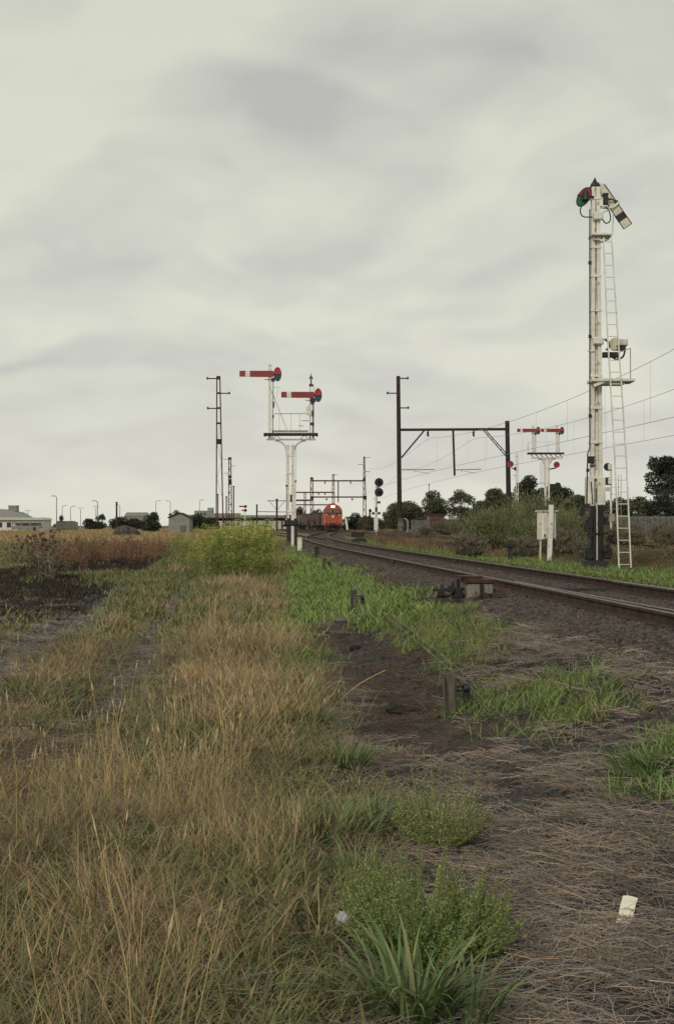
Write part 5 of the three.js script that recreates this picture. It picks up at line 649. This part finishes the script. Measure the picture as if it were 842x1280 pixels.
// fennel
function fennelGeo(h) { const T = new Tris(), S = [], Fl = new Tris(); const n = 11; for (let k = 0; k < n; k++) { const az = rr(0, 6.283), r = rr(0, 0.32), b = V(Math.cos(az) * r, 0, Math.sin(az) * r), hh = h * rr(0.65, 1), tip = b.clone().add(V(Math.cos(az) * rr(0.05, 0.4), hh, Math.sin(az) * rr(0.05, 0.4))); S.push(rod(b, tip, 0.012, 0.006, 5)); for (let q = 0; q < 30; q++) { const t = Math.pow(rnd(), 0.75), c = b.clone().lerp(tip, t).add(V(rr(-0.2, 0.2), rr(-0.1, 0.1), rr(-0.2, 0.2)).multiplyScalar(1.35 - t * 0.8)); for (let e = 0; e < 4; e++) T.leaf(c.clone().add(V(rr(-0.04, 0.04), rr(-0.04, 0.04), rr(-0.04, 0.04))), V(rr(-1, 1), rr(-0.2, 1.2), rr(-1, 1)).normalize(), V(rr(-1, 1), rr(-1, 1), rr(-1, 1)).normalize(), rr(0.08, 0.16), 0.014, vary([[0.24, 0.28, 0.07], [0.33, 0.35, 0.09], [0.16, 0.205, 0.06]][Math.floor(rnd() * 3)], 0.3)); } for (let u = 0; u < 4; u++) { const c = b.clone().lerp(tip, rr(0.78, 1.03)).add(V(rr(-0.12, 0.12), 0, rr(-0.12, 0.12))); for (let q = 0; q < 22; q++) { const a = rr(0, 6.28), rd = 0.07 * Math.sqrt(rnd()); Fl.leaf(c.clone().add(V(Math.cos(a) * rd, rr(-0.01, 0.01), Math.sin(a) * rd)), V(rr(-1, 1), 0.3, rr(-1, 1)).normalize(), V(0, 1, 0), 0.024, 0.022, vary([0.66, 0.6, 0.12], 0.2)); } } } return [T.geo(), join(S), Fl.geo()]; }
{
  const pr = [fennelGeo(1.7), fennelGeo(1.6), fennelGeo(1.35)], sm0 = mat('fennelstem', [0.13, 0.15, 0.05], 0.8); let first = [];
  const spots = []; for (let k = 0; k < 34; k++) { const x = rr(-4.55, -2.05); spots.push([x, rr(42, 50), k % 2, rr(0.6, 1.08) * lerp(0.75, 1.15, sm(-4.5, -2.8, x))]); } for (const [px, py] of [[232, 694], [222, 688], [244, 699], [250, 692], [238, 684], [226, 680], [255, 708]]) { const [x, d] = gpx(px, py); spots.push([x, d, 2, rr(0.6, 0.9)]); } spots.push([-1.95, 42.5, 2, 0.7], [-2.4, 42.2, 2, 0.8], [-3.2, 42, 2, 0.7]);
  for (const [x, d, k, s] of spots) { if (!first[k]) { const o = thing('fennel_plant', k === 2 ? 'smaller yellow-green fennel plant at the rim of the fennel clump' : 'tall yellow-flowered fennel plant in the big clump beside the wheel track', 'fennel', x, d, k === 2 ? 'small fennel plants' : 'fennel plants in the big clump'); ['foliage', 'stems', 'flower_heads'].forEach((nm, i) => { const m = new THREE.Mesh(pr[k][i], i === 1 ? sm0 : M.leaf); m.name = nm; o.add(m); }); shade(o); o.scale.setScalar(s); first[k] = o; } else copyOf(first[k], x, d, rr(0, 6.28), s); }
}
{ // reddish dock stalks and burnt stubble
  const dock = () => { const T = new Tris(); for (let k = 0; k < 7; k++) { const az = rr(0, 6.28), b = V(rr(-0.25, 0.25), -0.02, rr(-0.25, 0.25)), h = rr(0.5, 1.25), t = b.clone().add(V(Math.cos(az) * 0.15, h, Math.sin(az) * 0.15)); T.stick(b, t, 0.014, vary([0.85, 0.6, 0.45], 0.2)); for (let q = 0; q < 26; q++) { const c = b.clone().lerp(t, rr(0.35, 1)).add(V(rr(-0.07, 0.07), rr(-0.03, 0.03), rr(-0.07, 0.07))); T.leaf(c, V(rr(-1, 1), rr(0, 1.4), rr(-1, 1)).normalize(), V(rr(-1, 1), rr(-1, 1), rr(-1, 1)).normalize(), rr(0.05, 0.12), 0.035, vary([0.75, 0.54, 0.4], 0.35)); } } return T.geo(); };
  const D = [[], []]; const A = poly([[96, 690], [190, 686], [205, 696], [190, 703], [96, 703]]); for (let k = 0; k < 480; k++) { const x = rr(-15, -7.5), d = rr(56, 84); const z = fbm(x * 0.8, d * 0.5, 3); if (x / d < -0.215 || x / d > -0.122 + (z - 0.5) * 0.04 || rnd() > z * 1.1) continue; push(D, x, d, rr(0.5, 1.15) * lerp(0.6, 1.1, fbm(x * 0.5, d * 0.2 + 3, 2)), jit([0.27, 0.22, 0.17], 0.35)); }
  for (let k = 0; k < 700; k++) { const x = rr(-12, -6), d = rr(34, 60); if (x / d < -0.26 || x / d > -0.17 || zone(x, d).burnt) continue; if (rnd() < (fbm(x, d * 0.6, 3) - 0.25) * 0.5) push(D, x, d, rr(0.4, 0.8), jit([0.22, 0.19, 0.16], 0.25)); }
  D.forEach((l) => stuff('dock_weeds', 'tall rusty brown dead dock stalks at the edge of the field', 'weeds', dock(), M.grassm, l));
  const Bn = [[]]; inBand(22, 75, 26000, (x, d, z) => { if (!z.burnt || Bn[0].length > 2600) return; push(Bn, x, d, rr(0.5, 1.2), jit([0.035, 0.03, 0.03], 0.5)); }, 1); Bn.forEach((l) => stuff('burnt_stubble', 'black charred grass stubble beside the wheel track', 'burnt grass', dryTuft(26, 0.016, 0.22, 0.25, 0, 0, 0.6), M.grassm, l));
}
{ // thistles
  const tg = () => { const T = new Tris(), Hd = []; const S = []; for (let k = 0; k < 6; k++) { const az = rr(0, 6.28), b = V(rr(-0.1, 0.1), -0.02, rr(-0.1, 0.1)), h = rr(0.9, 1.5), t = b.clone().add(V(Math.cos(az) * rr(0.1, 0.5), h, Math.sin(az) * rr(0.1, 0.5))); S.push(rod(b, t, 0.013, 0.008, 5)); for (let q = 0; q < 16; q++) { const c = b.clone().lerp(t, rr(0.1, 0.95)); T.leaf(c, V(rr(-1, 1), rr(-0.3, 0.6), rr(-1, 1)).normalize(), V(0, 1, 0), rr(0.12, 0.3), 0.06, vary([0.17, 0.165, 0.1], 0.3)); } for (let q = 0; q < (k % 3 ? 1 : 2); q++) { const e = b.clone().lerp(t, rr(0.6, 0.95)), f = e.clone().add(V(rr(-0.3, 0.3), rr(0.1, 0.25), rr(-0.3, 0.3))); S.push(rod(e, f, 0.007, 0.005, 4)); Hd.push(new THREE.SphereGeometry(rr(0.03, 0.048), 7, 6).scale(1, 1.2, 1).translate(f.x, f.y, f.z)); } Hd.push(new THREE.SphereGeometry(0.05, 7, 6).scale(1, 1.2, 1).translate(t.x, t.y, t.z)); } return [T.geo(), join(S), join(Hd)]; };
  const a = tg(), b2 = tg(), ms = mat('thstem', [0.17, 0.14, 0.09], 0.9), mh = mat('thhead', [0.11, 0.05, 0.05], 0.9); let k = 0, f0 = [];
  for (const [px, py, s] of [[52, 724, 1.05], [38, 722, 0.85], [66, 726, 0.9], [20, 722, 0.7], [58, 712, 1.1], [84, 716, 0.6]]) { const [x, d] = gpx(px, py), i = k++ % 2, g = i ? a : b2; if (!f0[i]) { const o = thing('thistle', 'tall dead thistle with purple-brown heads above the burnt patch', 'thistle', x, d, 'thistles by the burnt patch'); [['leaves', M.leaf], ['stems', ms], ['flower_heads', mh]].forEach(([nm, m], q) => { const e = new THREE.Mesh(g[q], m); e.name = nm; o.add(e); }); shade(o); o.scale.setScalar(s); f0[i] = o; } else copyOf(f0[i], x, d, rr(0, 6.28), s); }
}
// near plants
function feathery(px, py, h, w, n, label, cols) { const [x, d] = gpx(px, py), o = thing('feathery_weed', label, 'weed', x, d), T = new Tris(), S = []; for (let k = 0; k < n; k++) { const az = rr(0, 6.283), r = Math.sqrt(rnd()), b = V(Math.cos(az) * r * 0.05, -0.02, Math.sin(az) * r * 0.05), hh = h * (0.35 + 0.8 * Math.pow(rnd(), 1.3)) * (1.1 - r * 0.25), t = V(Math.cos(az) * r * w * 0.5, hh, Math.sin(az) * r * w * 0.5), m = V(Math.cos(az) * r * w * 0.36, hh * 0.45, Math.sin(az) * r * w * 0.36), cv = new THREE.QuadraticBezierCurve3(b, m, t); S.push(new THREE.TubeGeometry(cv, 5, 0.0022, 4)); const col = cols[Math.floor(rnd() * cols.length)]; for (let q = 0; q < 84; q++) { const u = 0.1 + 0.9 * q / 84, c = cv.getPoint(u), l = rr(0.014, 0.034) * (1.3 - u * 0.75), dir = V(rr(-1, 1), rr(0.1, 1), rr(-1, 1)).normalize(); T.leaf(c, dir, V(rr(-1, 1), rr(-1, 1), rr(-1, 1)).normalize(), l, rr(0.0026, 0.005), vary(col, 0.25)); if (q % 6 === 0 && u < 0.85) { const e = c.clone().addScaledVector(dir, rr(0.03, 0.08)); for (let z = 0; z < 6; z++) T.leaf(c.clone().lerp(e, z / 5), V(rr(-1, 1), rr(0, 1), rr(-1, 1)).normalize(), V(rr(-1, 1), rr(-1, 1), rr(-1, 1)).normalize(), 0.016, 0.004, vary(col, 0.25)); } } } const f = new THREE.Mesh(T.geo(), M.leaf); f.name = 'foliage'; o.add(shade(f)); part(o, 'stems', S, M.weedstem ?? mat('weedstem', [0.16, 0.15, 0.07], 0.85)); return o; }
const YG = [[0.22, 0.31, 0.085], [0.17, 0.25, 0.07], [0.27, 0.34, 0.11]];
feathery(545, 1062, 0.44, 0.62, 80, 'open feathery green weed at the edge of the bare ditch', [[0.25, 0.31, 0.1], [0.3, 0.35, 0.14]]);
feathery(520, 1208, 0.42, 0.62, 150, 'dense feathery yellow-green weed next to the broad-bladed clump', YG);
feathery(588, 1200, 0.3, 0.42, 80, 'feathery weed leaning out over the bare ground beside the dense one', YG);
feathery(612, 1165, 0.14, 0.12, 8, 'tiny feathery sprig on the bare ground', YG);
feathery(462, 1180, 0.36, 0.42, 60, 'feathery green weed half hidden in the dry grass', YG);
function clump(px, py, n, len, wid, label, col, asLeaves, name = 'grass_tuft', spread = 0.1) { const [x, d] = gpx(px, py), o = thing(name, label, 'grass tuft', x, d), m = M.leaf; const one = (T) => { const az = rr(0, 6.283), r = spread * Math.sqrt(rnd()); T.blade(V(Math.cos(az) * r, -0.02, Math.sin(az) * r), az + rr(-0.5, 0.5), len * rr(0.6, 1.1), rr(0.1, 0.62), rr(0.15, 0.6), wid * rr(0.7, 1.25), vary(col[Math.floor(rnd() * col.length)], 0.22), 6, rr(-0.5, 0.5)); }; if (asLeaves) for (let k = 0; k < n; k++) { const T = new Tris(); one(T); const e = new THREE.Mesh(T.geo(), m); e.name = 'leaf'; o.add(shade(e)); } else { const T = new Tris(); for (let k = 0; k < n; k++) one(T); const e = new THREE.Mesh(T.geo(), m); e.name = 'blades'; e.userData.kind = 'stuff'; o.add(shade(e)); } return o; }
const BG = [[0.105, 0.165, 0.05], [0.145, 0.2, 0.07], [0.085, 0.14, 0.05], [0.2, 0.2, 0.09]];
clump(515, 1272, 130, 0.38, 0.016, 'broad-bladed dark green grass clump below the dense feathery weed', BG, true, 'broad_grass', 0.13);
clump(585, 1290, 40, 0.34, 0.015, 'broad-bladed grass clump leaning over the bare ground', BG, true, 'broad_grass', 0.08);
clump(434, 962, 190, 0.3, 0.009, 'rounded deep green grass tuft at the edge of the ditch, alone', BG, false, 'grass_tuft', 0.12);
clump(466, 1042, 220, 0.34, 0.009, 'deep green grass tuft beside the open feathery weed', BG, false, 'grass_tuft', 0.17);
clump(362, 862, 120, 0.3, 0.012, 'green tuft in the dry grass level with the timber wire post', BG, false, 'grass_tuft', 0.18);
clump(385, 910, 120, 0.32, 0.011, 'green tuft among dry grass just past the rounded tuft', BG, false, 'grass_tuft', 0.18);
clump(492, 942, 90, 0.12, 0.005, 'small yellowish tuft on the bare brown ground', [[0.2, 0.19, 0.07], [0.24, 0.2, 0.09]], false, 'grass_tuft', 0.14);
clump(400, 1060, 150, 0.4, 0.008, 'long green grass tuft arching over at the dry grass edge', BG, false, 'grass_tuft', 0.2);
clump(440, 1110, 110, 0.34, 0.008, 'long green grass tuft behind the dense feathery weed', BG, false, 'grass_tuft', 0.16);
clump(815, 965, 150, 0.26, 0.008, 'bright green grass tuft on the slope below the ballast', [[0.09, 0.16, 0.05], [0.12, 0.18, 0.06]], false, 'grass_tuft', 0.22);
clump(265, 742, 200, 0.6, 0.012, 'pale straw tussock between the wheel rut and the fennel', [[0.36, 0.28, 0.15], [0.3, 0.23, 0.13]], false, 'straw_tussock', 0.25);
// litter
{ const [x, d] = gpx(783, 1153), g = new THREE.PlaneGeometry(0.062, 0.2, 6, 14), p = g.attributes.position; for (let i = 0; i < p.count; i++) p.setZ(i, 0.006 * Math.sin(p.getY(i) * 55) + 0.004 * Math.sin(p.getX(i) * 60 + p.getY(i) * 20)); g.computeVertexNormals(); const o = single('paper_packet', 'crumpled cream paper packet lying on the grey stalks', 'litter', g, paper); o.rotation.set(-1.2, -0.24, -0.1, 'YXZ'); o.position.set(x, H(x, d) + 0.05, -d); }
{ const [x, d] = gpx(432, 1192), g = new THREE.SphereGeometry(0.036, 14, 10), p = g.attributes.position; for (let i = 0; i < p.count; i++) { const k = 0.7 + 0.7 * hash(Math.round(p.getX(i) * 400), Math.round(p.getY(i) * 400 + p.getZ(i) * 100)); p.setXYZ(i, p.getX(i) * k, p.getY(i) * k * 0.9, p.getZ(i) * k * 0.6); } g.computeVertexNormals(); const m = mat('plastic', [0.36, 0.37, 0.38], 0.35, { transparent: false }); const o = single('plastic_scrap', 'crumpled pale plastic scrap caught in the dry grass', 'litter', g, m); o.position.set(x, H(x, d) + 0.13, -d); }
for (const [px, py, r, c, lab] of [[507, 890, 0.17, [0.075, 0.062, 0.05], 'long brown rock lying in front of the timber wire post'], [655, 1050, 0.045, [0.36, 0.33, 0.28], 'pale chalky stone on the dead stalks'], [700, 1078, 0.035, [0.3, 0.27, 0.22], 'flat pale stone lower on the dead stalks'], [620, 1140, 0.04, [0.3, 0.29, 0.27], 'grey stone beside the tiny feathery sprig'], [515, 862, 0.05, [0.3, 0.28, 0.24], 'pale stone left of the timber wire post'], [445, 812, 0.09, [0.03, 0.027, 0.025], 'black clod on the bare ground near the green strip'], [497, 788, 0.07, [0.4, 0.38, 0.34], 'whitish stone in the green strip']]) { const [x, d] = gpx(px, py), g = new THREE.IcosahedronGeometry(1, 3), p = g.attributes.position, log = px === 507; for (let i = 0; i < p.count; i++) { const a = p.getX(i), b = p.getY(i), c2 = p.getZ(i), k = 0.75 + 0.5 * fbm(a * 1.8 + px, b * 1.8 + c2 * 1.3 + py, 4); p.setXYZ(i, a * k * r, b * k * r * (log ? 0.38 : 0.6), c2 * k * r * (log ? 0.5 : 0.9)); } g.computeVertexNormals(); const o = single('rock', lab, 'rock', g, mat('rock' + px, c, 0.95, { map: soilMap })); o.position.set(x, H(x, d) + r * 0.12, -d); }
single('dry_stalk', 'long bent dry stalk leaning over the bare ditch edge', 'stalk', tube([(() => { const [x, d] = gpx(408, 898); return V(x, H(x, d) + 0.03, -d); })(), V(0.16, 0.22, -12.2), (() => { const v = at(481, 838, 12.6); return v; })()], 0.006, 10, 5), mat('stalkm', [0.36, 0.27, 0.13], 0.85));
renderer.render(scene, camera);
